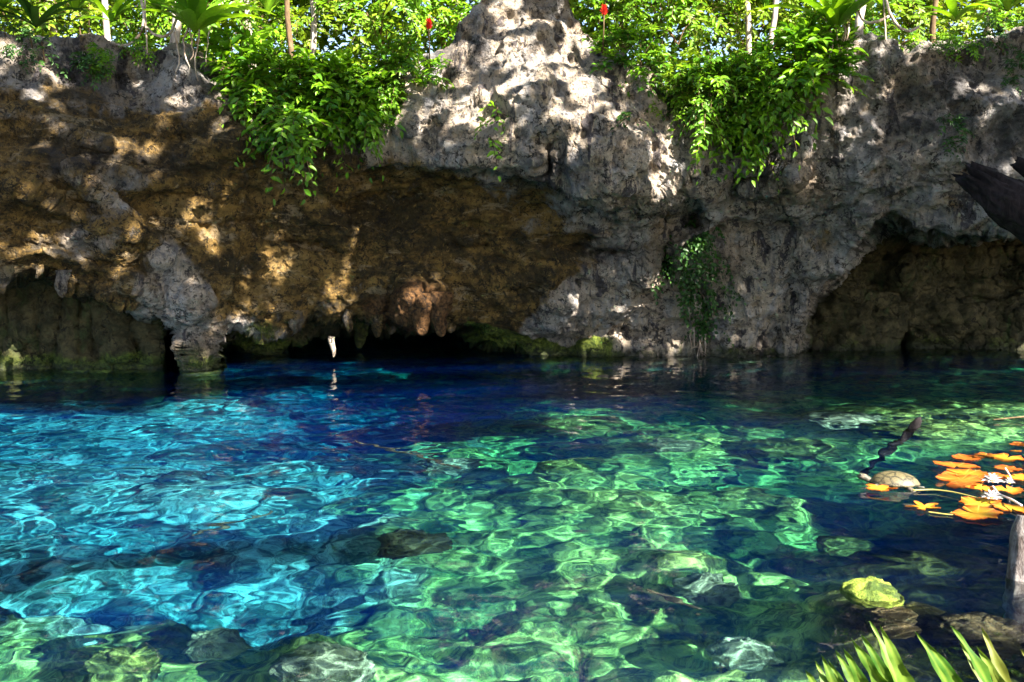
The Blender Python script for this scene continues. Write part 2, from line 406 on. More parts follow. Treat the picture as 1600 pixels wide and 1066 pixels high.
CAVE_B = [(331,640),(331,560),(335,520),(346,508),(400,514),(440,510),(470,494),(520,496),(560,492),(640,493),(705,482),(730,500),(760,520),(800,546),(820,553),(860,640)]
CAVE_B2 = [(328,640),(331,570),(336,530),(352,520),(380,536),(420,552),(455,520),(500,509),(560,506),(640,504),(705,496),(730,515),(755,538),(800,556),(860,640)]
ALC_C = [(1228,640),(1234,556),(1250,498),(1275,455),(1300,420),(1340,378),(1372,350),(1400,340),(1430,358),(1470,366),(1530,358),(1600,350),(1860,338),(1860,640)]

def lerp_tab(px, py):
    ix = np.clip(np.searchsorted(CX, px) - 1, 0, len(CX) - 2); iy = np.clip(np.searchsorted(CYR, py) - 1, 0, len(CYR) - 2)
    u = np.clip((px - CX[ix]) / (CX[ix + 1] - CX[ix]), 0, 1); v = np.clip((py - CYR[iy]) / (CYR[iy + 1] - CYR[iy]), 0, 1)
    u = 0.5 * u + 0.5 * u * u * (3 - 2 * u)
    return (CT_[iy, ix] * (1 - u) + CT_[iy, ix + 1] * u) * (1 - v) + (CT_[iy + 1, ix] * (1 - u) + CT_[iy + 1, ix + 1] * u) * v

def cliff_depth(px, py):
    q = np.stack([px, py, np.zeros_like(px)], -1)
    wx = px + 14 * fbm(q / 60, 4) ; wy = py + 12 * fbm(q / 55 + 40, 4)
    Y = lerp_tab(px + 20 * noise(q / 150), py + 12 * noise(q / 150 + 9))
    jx = px + 9 * fbm(q / 28, 3); jy = py + 9 * fbm(q / 24 + 70, 3)
    # prow of pale rock overhanging the brown ceiling
    prow = [(540,262),(640,258),(700,268),(770,262),(830,276),(900,304),(975,322),(1040,296),(1075,262),(1110,300),(1090,360),(1000,420),(540,420)]
    d = poly_sd(jx, jy, prow); Y = Y + (0.5 - .3 * sstep(860, 760, px)) * sstep(-3, 14, d) * sstep(440, 330, py)
    # caves
    dA = poly_sd(jx * .6 + px * .4, jy, CAVE_A)
    wallA = 12.35 + 0.13 * np.abs(noise(np.stack([px / 38, py / 160, q[..., 2]], -1))) * 3 + 0.1 * fbm(q / 30, 3) + np.maximum(0, 470 - py) * 0.004
    wallA = wallA + 2.5 * sstep(244, 258, px)
    Y = Y + (np.maximum(wallA, Y) - Y) * sstep(-2, 9, dA)
    dB = poly_sd(jx * .6 + px * .4, jy, CAVE_B)
    Y = Y + 1.5 * sstep(-2, 8, dB)
    dB2 = poly_sd(jx, jy, CAVE_B2)
    Y = Y + 4.5 * sstep(-2, 14, dB2)
    dC = poly_sd(jx, jy, ALC_C)
    wallC = 14.75 + 0.45 * ridged(q * np.array([1, 1.8, 1]) / 150 + 4, 4, .55) - 0.5 * np.exp(-((px - 1340) / 60) ** 2 - ((py - 520) / 40) ** 2) - 0.35 * np.exp(-(line_d(px, py, [(1300, 470), (1360, 400), (1385, 350)]) / 22) ** 2)
    wallC = wallC + 0.5 * np.exp(-((px - 1412) / 14) ** 2) * sstep(500, 540, py)
    Y = Y + (np.maximum(wallC, Y + 0.2) - Y) * sstep(-3, 12, dC)
    # mossy water-level ledge right of the cave
    led = [(716,484),(760,496),(800,506),(835,520),(880,536),(930,528),(990,524),(1040,540),(1100,546),(1240,556),(1240,640),(850,640),(835,562),(790,548),(750,540)]
    dl = poly_sd(jx, jy, led); Y = Y - (Y - np.minimum(Y, 13.95)) * sstep(-4, 8, dl)
    undercut = np.exp(-((py - 556) / 5.0) ** 2) * sstep(830, 880, px) * sstep(1250, 1200, px); Y = Y + 0.25 * undercut
    # claw-like bulge at the cave mouth
    for (cx, cy_, rx, ry, a) in ((650,472,26,44,.55),(686,474,24,42,.60),(640,505,16,22,.2),(300,440,34,60,.20),(255,400,22,30,.15),(545,465,70,22,.15),
                                 (1240,236,56,30,.22),(1250,300,60,24,.18),(1175,480,70,90,.25),(840,110,60,80,.2),(380,225,34,22,.2),(880,478,34,34,.22),(160,370,60,28,.2)):
        r = ((px - cx) / rx) ** 2 + ((py - cy_) / ry) ** 2
        Y = Y - a * np.exp(-r * 1.3)
    # ridges and grooves
    for pts, w, a in (([(128,266),(150,290),(172,322),(215,340)],9,-.10), ([(-60,168),(60,188),(170,222)],10,-.07), ([(0,255),(80,312),(150,345),(240,372)],9,-.14),
                      ([(160,270),(240,282),(330,290)],10,-.05), ([(330,440),(380,475),(440,490),(470,494)],6,-.12),([(1146,254),(1190,262),(1232,274)],6,-.28),
                      ([(1160,299),(1200,286),(1240,272)],5,-.28), ([(1120,250),(1090,330),(1110,420),(1150,540)],20,-.12), ([(1250,330),(1265,420),(1235,540)],16,-.18),
                      ([(700,75),(660,150),(640,200)],14,-.12), ([(925,48),(985,110),(1020,170)],14,-.12),
                      ([(440,378),(540,392),(640,390),(760,384)],6,.22), ([(470,300),(560,320),(700,300)],8,.12), ([(560,436),(660,438),(760,440),(900,442)],4,.10),
                      ([(1030,330),(1040,380),(1035,430)],9,.5), ([(820,370),(870,385),(960,395)],6,.15),([(0,400),(70,392),(140,418),(210,440),(256,470)],7,-.12),
                      ([(700,150),(790,190),(860,196),(960,182)],6,.10)):
        Y = Y + a * np.exp(-(line_d(wx, wy, pts) / w) ** 2)
    for (cx, cy_, rx, ry, a) in ((1075,345,32,24,.6),(1207,233,10,16,.6),(816,187,26,7,.5),(738,170,24,20,.25),(860,235,16,30,.25),(975,110,20,14,.22),(300,500,6,8,.1),(296,380,10,16,.2),(320,345,80,10,.15),
                                 (1090,500,24,22,.2),(1000,520,30,14,.25),(960,400,36,24,.15),(1412,530,10,24,.4)):
        r = ((wx - cx) / rx) ** 2 + ((wy - cy_) / ry) ** 2
        Y = Y + a * np.exp(-r * r)
    return Y, dA, dB, dC, dl

NX, NV, NB = 920, 350, 14
px1 = np.linspace(-250, 1850, NX); rim = np.interp(px1, RIMX, RIMY) + 9 * fbm(np.stack([px1 / 26, px1 * 0, px1 * 0], -1), 3)
v1 = np.linspace(0, 1, NV)
PX = np.broadcast_to(px1[None], (NV, NX)).copy(); PY = rim[None] + v1[:, None] * (598 - rim[None])
CY_, dA, dB, dC, dL = cliff_depth(PX, PY)
P = at(PX, PY, CY_)
# normals of the smooth surface then displacement
def gnormals(P):
    du = np.gradient(P, axis=1); dv = np.gradient(P, axis=0); return unit(np.cross(dv, du))
Nn = gnormals(P)
Nn = np.where((Nn * (P - np.array([0, 0, H]))).sum(-1, keepdims=True) > 0, -Nn, Nn)
Nn = unit(Nn + np.array([0, -0.8, 0]))
fl_ = P * np.array([1, 1, 0.55])
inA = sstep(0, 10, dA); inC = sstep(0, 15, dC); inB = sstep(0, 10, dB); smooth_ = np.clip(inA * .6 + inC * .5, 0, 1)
ochre_zone = poly_sd(PX + 40 * fbm(P * 1.7, 5, .6), PY + 46 * fbm(P * 1.7 + 5, 5, .6), [(-260,140),(150,150),(330,190),(420,225),(560,246),(700,272),(830,292),(900,322),(940,370),(915,425),(850,465),(800,525),(440,515),(340,500),(318,440),(268,372),(240,384),(226,420),(212,478),(-260,478)])
och = sstep(-26, 26, ochre_zone)
ha = 0.38 * (ridged(P * np.array([.55, .75, .95]) + 3, 3) - .35)
hb = 0.075 * (ridged(fl_ * 2.6, 5, .62) - .3)
hc = 0.055 * (worley(fl_ * 2.4 + 0.35 * np.stack([noise(P * 4), noise(P * 4 + 9), noise(P * 4 + 21)], -1)) - .5)
hd = 0.055 * (worley(P * 6.5 + 0.4 * np.stack([noise(P * 9), noise(P * 9 + 9), noise(P * 9 + 21)], -1)) - .5) + 0.042 * ridged(P * 11, 3, .65)
# eroded terraces and pits on the pale upper faces
pit = -0.10 * sstep(0.25, 0.6, noise(fl_ * 2.9 + 30)) - 0.05 * sstep(0.3, 0.6, noise(P * 7 + 60))
dsp = (ha * (1 - .5 * smooth_) + (hb + hc) * (1 - .6 * smooth_) * (1 - .35 * och) + hd * (1 - .5 * smooth_) + pit * (1 - .7 * och) * (1 - smooth_))
P = P + Nn * dsp[..., None]
Pv = P.copy()     # visible face, used to seat plants
# skirt under water and the rim running back into the jungle
zs = np.linspace(0, 1, NB + 1)[1:, None]
low = P[-1]
skirt = np.stack([np.broadcast_to(low[:, 0], (NB, NX)), low[:, 1] + 0.0 * zs + 0.25 * noise(np.stack([low[:, 0][None] + 0 * zs, zs * 3 + 0 * low[:, 0][None], 0 * zs + 0 * low[:, 0][None]], -1)), low[:, 2] + zs * (-4.6 - low[:, 2])], -1)
allP = np.concatenate([P, skirt]); nr = len(allP)
pad = lambda a: np.concatenate([a, np.repeat(a[-1:], NB, 0)])
nz = fbm(P * 1.7 + 11, 4)
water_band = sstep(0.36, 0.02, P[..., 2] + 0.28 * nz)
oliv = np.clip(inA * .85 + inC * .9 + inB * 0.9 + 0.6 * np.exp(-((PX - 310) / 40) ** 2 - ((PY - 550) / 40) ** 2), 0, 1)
mossA = np.clip(water_band * 0.5 + inA * sstep(500, 575, PY) * .25 + 0.75 * sstep(-2, 10, dL) * sstep(1010, 880, PX) + 0.5 * sstep(470, 515, PY) * np.exp(-((PX - 400) / 70) ** 2), 0, 1)
sun_pale_zone = poly_sd(PX, PY, [(560,230),(640,140),(700,70),(760,0),(900,0),(1000,100),(1060,160),(1110,240),(1080,300),(980,322),(880,296),(780,262)])  # sunlit patches of the rock painted in as a paler colour
pale = np.clip(sstep(-30, 40, sun_pale_zone) + 0.8 * 0.9 * np.exp(-(((PX - 150) / 70) ** 2 + ((PY - 375) / 34) ** 2)) + 0.8 * sstep(860, 960, PX) * sstep(400, 460, PY) * sstep(1250, 1200, PX)
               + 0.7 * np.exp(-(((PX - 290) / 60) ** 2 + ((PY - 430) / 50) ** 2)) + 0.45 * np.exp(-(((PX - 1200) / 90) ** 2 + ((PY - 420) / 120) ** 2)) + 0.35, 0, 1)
for pts, w in (([(118,262),(150,290),(172,322),(215,340)],14), ([(-60,168),(60,188),(170,222)],12), ([(160,270),(240,282),(330,290)],12)):
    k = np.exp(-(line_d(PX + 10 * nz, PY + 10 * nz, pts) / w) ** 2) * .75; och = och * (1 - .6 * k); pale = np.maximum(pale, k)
och = np.clip(och * (0.95 - .55 * np.exp(-(((PX - 150) / 80) ** 2 + ((PY - 375) / 30) ** 2))) + 0.6 * np.exp(-(((PX - 660) / 50) ** 2 + ((PY - 480) / 40) ** 2)) + 0.3 * inA + .42 * sstep(0.0, .45, fbm(P * 1.1 + 77, 3)), 0, 1)
darkz = [(728,84,55,34),(120,120,70,40),(870,262,50,34),(1490,140,60,60),(1440,180,90,60),(330,130,30,26),(980,70,40,26),(960,395,36,24),(1560,200,60,60),(150,250,110,26)]  # black lichen spots, plus shade pockets of the peak painted dark
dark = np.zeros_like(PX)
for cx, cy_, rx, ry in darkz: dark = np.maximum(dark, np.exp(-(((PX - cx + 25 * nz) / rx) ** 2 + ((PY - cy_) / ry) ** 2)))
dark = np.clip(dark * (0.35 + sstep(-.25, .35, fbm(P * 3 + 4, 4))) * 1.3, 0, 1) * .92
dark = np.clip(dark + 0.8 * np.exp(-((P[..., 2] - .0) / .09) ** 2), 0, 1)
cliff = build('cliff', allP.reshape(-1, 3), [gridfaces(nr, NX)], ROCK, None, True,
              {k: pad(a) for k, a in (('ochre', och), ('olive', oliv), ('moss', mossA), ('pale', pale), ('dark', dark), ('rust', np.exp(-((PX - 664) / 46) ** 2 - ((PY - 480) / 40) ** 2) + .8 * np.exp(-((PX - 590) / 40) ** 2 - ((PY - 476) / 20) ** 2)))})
tag(cliff, kind='structure')

def face(px, py, out=0.0):
    """point on the cliff face seen at a photo pixel, pushed out towards the open pool"""
    j = int(np.clip(round((px + 250) / 2100 * (NX - 1)), 0, NX - 1))
    r = rim[j]; i = int(np.clip(round((py - r) / (598 - r) * (NV - 1)), 0, NV - 1))
    p = Pv[i, j].copy(); p[1] -= out; return p

# ---- jungle ground behind the rim
nb = 40
t = (np.linspace(0, 1, nb) ** 1.8)[:, None]
R0 = Pv[0]
gx = R0[:, 0][None] * (1 + t * 2.2); gy = R0[:, 1][None] + t * 60.0
gz = R0[:, 2][None] + t * 6 + sstep(0, .04, t) * 0.12 * fbm(np.stack([gx, gy, gx * 0], -1) * .8, 3) - 0.03
G = np.stack([gx, gy, gz], -1)[::-1]
GM = Mat('forest_soil'); gn = GM.noise(3, 6, .7)
build('terrain', G.reshape(-1, 3), [gridfaces(nb, NX)], GM.pbr(GM.mix(GM.rng(gn, .4, .62), (0.05, 0.035, 0.02), (0.19, 0.14, 0.09)), .9, GM.bump(gn, .8, .05), .1))['kind'] = 'structure'

# ================================================================== POOL FLOOR
FC = [  # px, py, depth of the floor there
 (-150,600,3.6),(0,600,3.6),(200,600,3.8),(420,590,4.2),(600,590,4.3),(800,590,4.2),(1000,590,3.8),(1250,590,3.4),(1500,590,2.8),(1750,590,2.8),
 (-150,660,2.6),(60,660,2.5),(250,650,2.3),(360,630,2.2),(440,660,3.2),(600,650,4.6),(720,650,4.2),(850,640,2.8),(920,650,1.6),(1000,660,1.7),(1060,690,1.2),(1180,660,1.9),(1330,648,0.9),(1450,655,0.8),(1580,650,0.9),(1750,660,1.0),
 (-150,760,2.4),(100,760,2.0),(300,760,1.7),(200,905,3.0),(460,740,2.3),(560,720,4.6),(640,730,4.6),(720,710,1.8),(800,730,2.3),(900,760,1.3),(1040,780,1.1),(1180,780,1.2),(1300,740,1.5),(1400,760,1.9),(1550,760,1.6),(1800,760,1.2),
 (-150,880,2.1),(60,880,2.1),(200,880,2.2),(350,870,2.0),(480,860,2.1),(600,830,1.5),(720,860,1.4),(900,880,1.2),(1060,880,1.0),(1180,880,1.5),(1250,880,3.2),(1362,925,.45),(1400,965,.35),(1450,900,.9),(1560,900,.9),(1800,900,.9),
 (-150,1020,1.6),(60,1010,1.5),(190,1010,1.2),(280,1020,2.6),(330,930,2.4),(400,1040,2.4),(500,1020,1.0),(600,1010,1.7),(700,1020,1.5),(850,1020,1.2),(1000,1030,1.2),(1160,1010,1.2),(1240,1010,2.8),(1400,1020,1.2),(1560,1010,.8),(1800,1020,.6),
 (-150,1200,1.2),(200,1200,1.1),(600,1200,1.0),(1000,1200,.9),(1300,1200,.8),(1600,1200,.4)]
fc = np.array(FC, float); FP = under(fc[:, 0], fc[:, 1], fc[:, 2])
def floor_depth(X, Y):
    num = np.zeros_like(X); den = np.zeros_like(X)
    for (x, y, z) in FP:
        w = 1.0 / (((X - x) ** 2 + (Y - y) ** 2) / (0.12 + 0.05 * max(y, 1)) ** 2 + .15) ** 1.6
        num += w * -z; den += w
    return num / den
def floor_z(X, Y):
    D = floor_depth(X, Y)
    p = np.stack([X, Y, 0 * X], -1)
    pw = p + 0.15 * np.stack([noise(p * 2.2), noise(p * 2.2 + 8), 0 * X], -1)
    cell = worley(pw * np.array([1.9, 1.9, 1]) + 2)
    z = -D + 0.34 * (0.6 - cell) + 0.16 * ridged(p * 2.2, 3) + 0.10 * (0.6 - worley(pw * 5)) + 0.025 * fbm(p * 14, 3)
    z = np.minimum(z, -0.12 - 0.25 * D)
    return z
ny, nx = 620, 560
vy = np.linspace(0, 1, ny); yy = 0.9 + 19.6 * vy ** 1.7
uu = np.linspace(-1, 1, nx)
FX = uu[None] * (2.6 + 0.62 * yy[:, None]); FY = np.broadcast_to(yy[:, None], (ny, nx)).copy()
FZ = floor_z(FX, FY)
fpx, fpy = topix(np.stack([FX, FY, 0 * FX], -1))
algae = np.clip(0.12 + 0.9 * sstep(360, 900, fpx + 160 * fbm(np.stack([FX, FY, FX * 0], -1), 3)) + 1.0 * sstep(800, 900, fpy + 60 * fbm(np.stack([FX, FY, FX * 0], -1) * .8, 3)), 0, 1)
brown = sstep(1240, 1340, fpx + 40 * fbm(np.stack([FX, FY, FX * 0], -1) * 2, 3)) * sstep(680, 730, fpy)  # brown algae floor, its colour also darkened where the trees' shade lies
build('pool_floor', np.stack([FX, FY, FZ], -1).reshape(-1, 3), [gridfaces(ny, nx)[:, ::-1]], floor_mat(), None, True, {'algae': algae, 'brown': brown})['kind'] = 'structure'

# ================================================================== WATER
ny, nx = 680, 620
pyw = np.concatenate([np.linspace(1500, 1080, 60, endpoint=False), np.linspace(1080, 470, ny - 60)])
yw = onwater(np.full(ny, 800.0), pyw)[:, 1]; yw = np.clip(yw, 0.5, 20.4)
yw = np.unique(yw); ny = len(yw)
WX = uu_ = np.linspace(-1, 1, nx)[None] * (2.5 + 0.6 * yw[:, None]); WY = np.broadcast_to(yw[:, None], WX.shape)
q = np.stack([WX, WY, 0 * WX], -1)
qs = q * np.array([1, .8, 1]) + 0.12 * np.stack([noise(q * 1.4), noise(q * 1.4 + 5), 0 * WX], -1)
amp = (1.0 - 0.62 * sstep(7.5, 11.5, WY)) * (.62 + .38 * sstep(4.5, 7.0, WY))
WZ = amp * (0.012 * noise(qs * 1.6) + 0.012 * noise(qs * 3.4 + 7) + 0.0055 * noise(qs * 7.5 + 3) + 0.0012 * noise(qs * 17))
water = build('water', np.stack([WX, WY, WZ], -1).reshape(-1, 3), [gridfaces(ny, nx)[:, ::-1]], water_mat())
water['kind'] = 'structure'

# ---- bank the camera stands on, off to the sides of and behind the pool
bx = np.linspace(-16, 16, 160); by = np.linspace(-24, 1.7, 120)
BX, BY = np.meshgrid(bx, by); bq = np.stack([BX, BY, 0 * BX], -1)
edge = 0.95 + 0.25 * fbm(bq[-1:] * .8, 3) + 0.9 * sstep(.35, 1.3, BX[-1:]) - 0.5 * sstep(2.2, 3.5, BX[-1:])
BZ = 0.26 * sstep(0, .5, edge - BY) + 0.10 * fbm(bq * 1.2, 4) - 1.4 * sstep(0.05, -.5, edge - BY) - .05
BM = Mat('mossy_bank'); bn = BM.noise(4, 6, .7)
build('ground', np.stack([BX, BY, BZ], -1).reshape(-1, 3), [gridfaces(120, 160)[:, ::-1]], BM.pbr(BM.mix(BM.rng(bn, .4, .6), (0.05, 0.04, 0.025), (0.10, 0.12, 0.03)), .9, BM.bump(bn, .8, .05), .1))['kind'] = 'structure'

# ================================================================== ROCK FORMATIONS (parts of the cliff)
def blob(rg, n=26, m=18, amp=0.25, sq=(1, 1, 1), freq=1.8):
    """irregular stone: displaced unit sphere"""
    th = np.linspace(0, np.pi, m); ph = np.linspace(0, 2 * np.pi, n, endpoint=False)
    T, Q = np.meshgrid(th, ph, indexing='ij')
    d = np.stack([np.sin(T) * np.cos(Q), np.sin(T) * np.sin(Q), np.cos(T)], -1)
    off = rg.uniform(0, 50, 3)
    r = 1 + amp * ridged(d * freq + off, 3) - amp * .4 * worley(d * 2.2 + off)
    v = d * r[..., None]; v = np.sign(v) * np.abs(v) ** 0.85 * np.array(sq)
    i = np.arange(m * n).reshape(m, n); j = np.roll(i, -1, 1)
    return v.reshape(-1, 3), np.stack([i[:-1], i[1:], j[1:], j[:-1]], -1).reshape(-1, 4)

def stalactite(px, py0, py1, wpx, Y, label, attrs, lean=0, seed=0):
    a = at(px, py0, Y); b = at(px + lean, py1, Y); n = 26; seg = 18
    t = np.linspace(0, 1, n); r = wpx / F * Y * 0.5 * (1 - 0.62 * t ** 1.6) * np.sqrt(np.clip(1 - ((t - .82) / .18).clip(0, 1) ** 2, 0.004, 1))
    mb = MB(); pts = a + (b - a) * t[:, None]; pts[:, 0] += .015 * np.sin(t * 5 + seed)
    mb.tube(pts, r, seg)
    v = mb.v[0]; c = v - np.repeat(np.concatenate([pts, ]), seg, 0)[:len(v)] if False else v
    k = fbm(v * np.array([12, 12, 5.0]) + seed, 4); w = worley(v * np.array([18, 18, 8.]) + seed)
    cen = np.concatenate([np.repeat(pts, seg, 0), pts[:1], pts[-1:]])
    v = cen + (v - cen) * (1 + 0.8 * k + .35 * (.6 - w))[:, None]
    mb.v[0] = v
    o = build('stalactite', v, [np.concatenate(q) for q in mb.f.values()], ROCK, cliff, True, {kk: np.full(len(v), vv) for kk, vv in attrs.items()})
    if label: o['label'] = label
    return o
A0 = dict(ochre=.9, olive=0, moss=0, pale=.5, dark=0, rust=.9)
stalactite(660, 458, 526, 36, 12.55, 'stubby rust brown stalactite with a rounded tip', A0, 0, 1)
stalactite(688, 456, 527, 34, 12.5, 'tapering orange stalactite beside the rounded one', A0, 1, 2)
stalactite(637, 462, 509, 32, 12.65, 'short broken brown stalactite', A0, 2, 3)
stalactite(519, 526, 559, 9, 12.85, 'small pale stalactite hanging alone in the dark cave mouth', dict(ochre=0, olive=0, moss=0, pale=1, dark=0), 1, 4)
stalactite(562, 490, 545, 30, 14.6, 'dim mossy stalactite deep in the cave', dict(ochre=.4, olive=.9, moss=.5, pale=0, dark=.2), 0, 5)
stalactite(62, 415, 436, 12, 11.1, 'little spike under the left overhang', dict(ochre=.8, olive=.3, moss=0, pale=0, dark=.2), -3, 6)
stalactite(8, 415, 460, 22, 11.05, 'blunt drip stone at the left edge of the overhang', dict(ochre=.8, olive=.4, moss=0, pale=0, dark=.2), -2, 7)
stalactite(171, 448, 470, 10, 11.6, 'thin spike under the left overhang', dict(ochre=.3, olive=.3, moss=0, pale=.6, dark=0), 2, 8)
stalactite(232, 405, 445, 13, 11.7, 'white finger of drip stone on the grey buttress', dict(ochre=0, olive=0, moss=0, pale=1, dark=0), 3, 9)

rg = np.random.default_rng(77)
for i, (px, py) in enumerate([(98,436),(462,500),(545,497),(590,498),(610,500),(705,492),(470,498)]):
    q = rg.uniform(.5, 1.4); Yk = face(px, py - 8)[1] + .03
    stalactite(px, py - 14, py + 10 + 16 * q, 10 + 12 * q, Yk, None, dict(ochre=.7 if 300 < px < 1000 else .35, olive=.2, moss=.1, pale=.3, dark=.1, rust=.3 if 500 < px < 720 else 0), rg.uniform(-3, 3), 20 + i)

# ================================================================== PLANTS
def bush(px, py, w, h, label, n=60, leaf=.12, out=.25, mat=None, seed=0, droop=.5, group='leafy shrubs on the cliff rim', tint=(.2, .95), k=7, down=0.0, wr=.45, base=None, stems=6, depth=.45, cat='shrub'):
    """shrub whose crown is centred at a photo pixel; w, h in photo pixels"""
    rg = np.random.default_rng(seed * 13 + 5)
    c = face(px, py, out) if base is None else np.array(base, float)
    sc = c[1] / F; rx, rz = w * sc * .5, h * sc * .5; ry = max(rx * depth, .16)
    root = empty('shrub', c - np.array([0, -.1, rz * .9]), label, cat, group)
    o = np.array(root.location)
    d = rg.normal(size=(n, 3)); d = unit(d); rr = rg.uniform(.15, .95, n) ** .6
    pos = c + d * rr[:, None] * np.array([rx, ry, rz])
    # clumps: pull towards a few centres so that gaps open up
    cc = c + unit(rg.normal(size=(max(4, n // 9), 3))) * np.array([rx, ry, rz]) * rg.uniform(.4, .95, (max(4, n // 9), 1))
    near = ((pos[:, None] - cc[None]) ** 2).sum(-1).argmin(1); pos = pos + .45 * (cc[near] - pos)
    ax = unit((pos - c) / np.array([rx, ry, rz]) * .8 + np.array([0, -.55, .35 - down]) + .45 * rg.normal(size=(n, 3)))
    ln = leaf * rg.uniform(1.8, 3.4, n)
    mb = MB(); tw = MB()
    sprigs(mb, tw if leaf > .07 else None, pos - o, ax, ln, k, leaf, rg, droop, wr, tint)
    mb.build('foliage', mat or LEAF, root)
    for i in range(stems):
        e = pos[rg.integers(n)] - o; s0 = np.array([rg.normal(0, .05), .12, -0.05 * rz])
        m = (e + s0) / 2 + rg.normal(0, .05, 3)
        tw.tube([s0, m, e], [.014, .010, .006], 4, cap=False)
    if tw.n: tw.build('stem', TWIG, root)
    return root

def rosette(px, py, R, n, label, mat=STRAP, seed=0, wid=.11, out=.25, lift=.75, tint=(.2, .9), roots=0, group='broad strap-leaved rosettes on the rim', name='rosette_plant', base=None):
    """rosette of long arching strap leaves; R = leaf length in metres"""
    rg = np.random.default_rng(seed * 7 + 1); c = face(px, py, out) if base is None else np.array(base, float)
    root = empty(name, c, label, 'plant', group)
    mb = MB(); m = 9; t = np.linspace(0, 1, m)
    for i in range(n):
        a = i * 2.399 + rg.uniform(-.3, .3); el = np.clip(lift + rg.normal(0, .22) + .35 * (1 - i / n), .1, 1.45)
        L = R * rg.uniform(.7, 1.1) * (.7 + .3 * i / n); u = np.array([math.cos(a), math.sin(a), 0])
        bend = rg.uniform(.35, 1.0)
        ang = el - bend * t ** 1.4 * 1.3
        step = np.stack([np.cos(ang), np.sin(ang)], -1) * L / (m - 1)
        q = np.cumsum(step, 0) - step[0]
        sp = u[None] * q[:, :1] + np.array([0, 0, 1.]) * q[:, 1:]
        sd = np.cross(u, [0, 0, 1.]); up = np.stack([-np.sin(ang)[:, None] * u[0], -np.sin(ang)[:, None] * u[1], np.cos(ang)[:, None]], -1)[:, 0] if False else np.concatenate([-np.sin(ang)[:, None] * u[None, :2], np.cos(ang)[:, None]], 1)
        w = wid * L / R * np.sin(np.pi * np.clip(t * .93 + .06, 0, 1)) ** .7 * (1 - .15 * t)
        wav = 1 + .06 * np.sin(t * 17 + rg.uniform(0, 6))
        l = sp + sd * (w * wav)[:, None] + up * (w * .35)[:, None]; r = sp - sd * (w * wav)[:, None] + up * (w * .35)[:, None]
        v = np.stack([l, sp, r], 1).reshape(-1, 3); ii = np.arange(m * 3).reshape(m, 3)
        f = np.concatenate([np.stack([ii[:-1, k], ii[:-1, k + 1], ii[1:, k + 1], ii[1:, k]], -1) for k in (0, 1)])
        mb.add(v, [f], rg.uniform(*tint))
    mb.build('leaf_rosette', mat, root)
    if roots:
        rb = MB()
        for i in range(roots):
            x = rg.normal(0, .07); L = rg.uniform(.3, .6); z = np.linspace(.05, -L, 8)
            pts = np.stack([x + .03 * np.sin(z * 9 + i) + rg.normal(0, .008, 8), -.02 - .06 * (z < 0) + rg.normal(0, .01, 8), z], -1)
            rb.tube(pts, np.linspace(.012, .005, 8) * rg.uniform(.5, 1.2), 5)
        rb.build('hanging_root', ROOT, root)
    return root

G1 = 'leafy shrubs on the cliff rim'
BUSHES = [ # px, py, w, h, n, leaf, label, yellow?
 (400,120,120,110,50,.16,'green shrub beside the left rosette with leaves drooping over the grey rock',0),
 (455,60,140,110,60,.10,'sunlit green shrub on the rim between rosette and dark opening, left of the peak',0),
 (500,150,130,130,80,.13,'dense bright shrub in the middle of the left thicket',0),
 (560,70,120,130,90,.075,'tall small-leaved bush, dark green, two bushes left of the peak',0),
 (575,175,110,130,80,.09,'bush hanging down to the rock lip in the left thicket',0),
 (610,95,110,110,90,.06,'yellow-green fine-leaved bush with golden leaves left of the rock peak',1),
 (640,40,120,90,60,.10,'bush with red blossom just left of the rock peak',0),
 (465,205,90,70,26,.13,'lowest leafy spray of the left thicket, hanging against brown rock',0),
 (540,20,120,80,44,.16,'shrub at the top edge behind the left thicket',0),
 (420,175,80,80,24,.12,'loose drooping sprays on bare rock at the left end of the thicket',0),
 (1260,110,100,100,46,.16,'green shrub under the right rosette with leaves drooping over grey rock',0),
 (1205,60,140,110,60,.10,'sunlit green shrub on the rim just left of the right rosette',0),
 (1160,145,130,120,80,.13,'dense bright shrub in the middle of the right thicket',0),
 (1100,70,120,130,90,.075,'tall small-leaved bush, two bushes right of the peak',0),
 (1090,160,100,110,70,.09,'bush hanging down to the rock lip in the right thicket',0),
 (1045,90,110,120,90,.06,'yellow-green fine-leaved bush with golden leaves right of the rock peak',1),
 (985,35,110,90,60,.10,'bush with red blossom just right of the rock peak',0),
 (1140,205,90,70,28,.13,'lower leafy spray of the right thicket, hanging above the grey buttress',0),
 (1125,20,120,80,44,.16,'shrub at the top edge behind the right thicket',0),
 (1200,170,80,80,24,.12,'loose drooping sprays on bare rock at the right end of the thicket',0),
]
for i, (px, py, w, h, n, lf, lab, yl) in enumerate(BUSHES):
    bush(px, py, w, h, lab, int(n * 1.9), lf, .22, LEAFY if yl else LEAF, i + 1, .30 if py < 160 else .55, G1, (.15, .95), 7, .25 if py > 140 else 0)
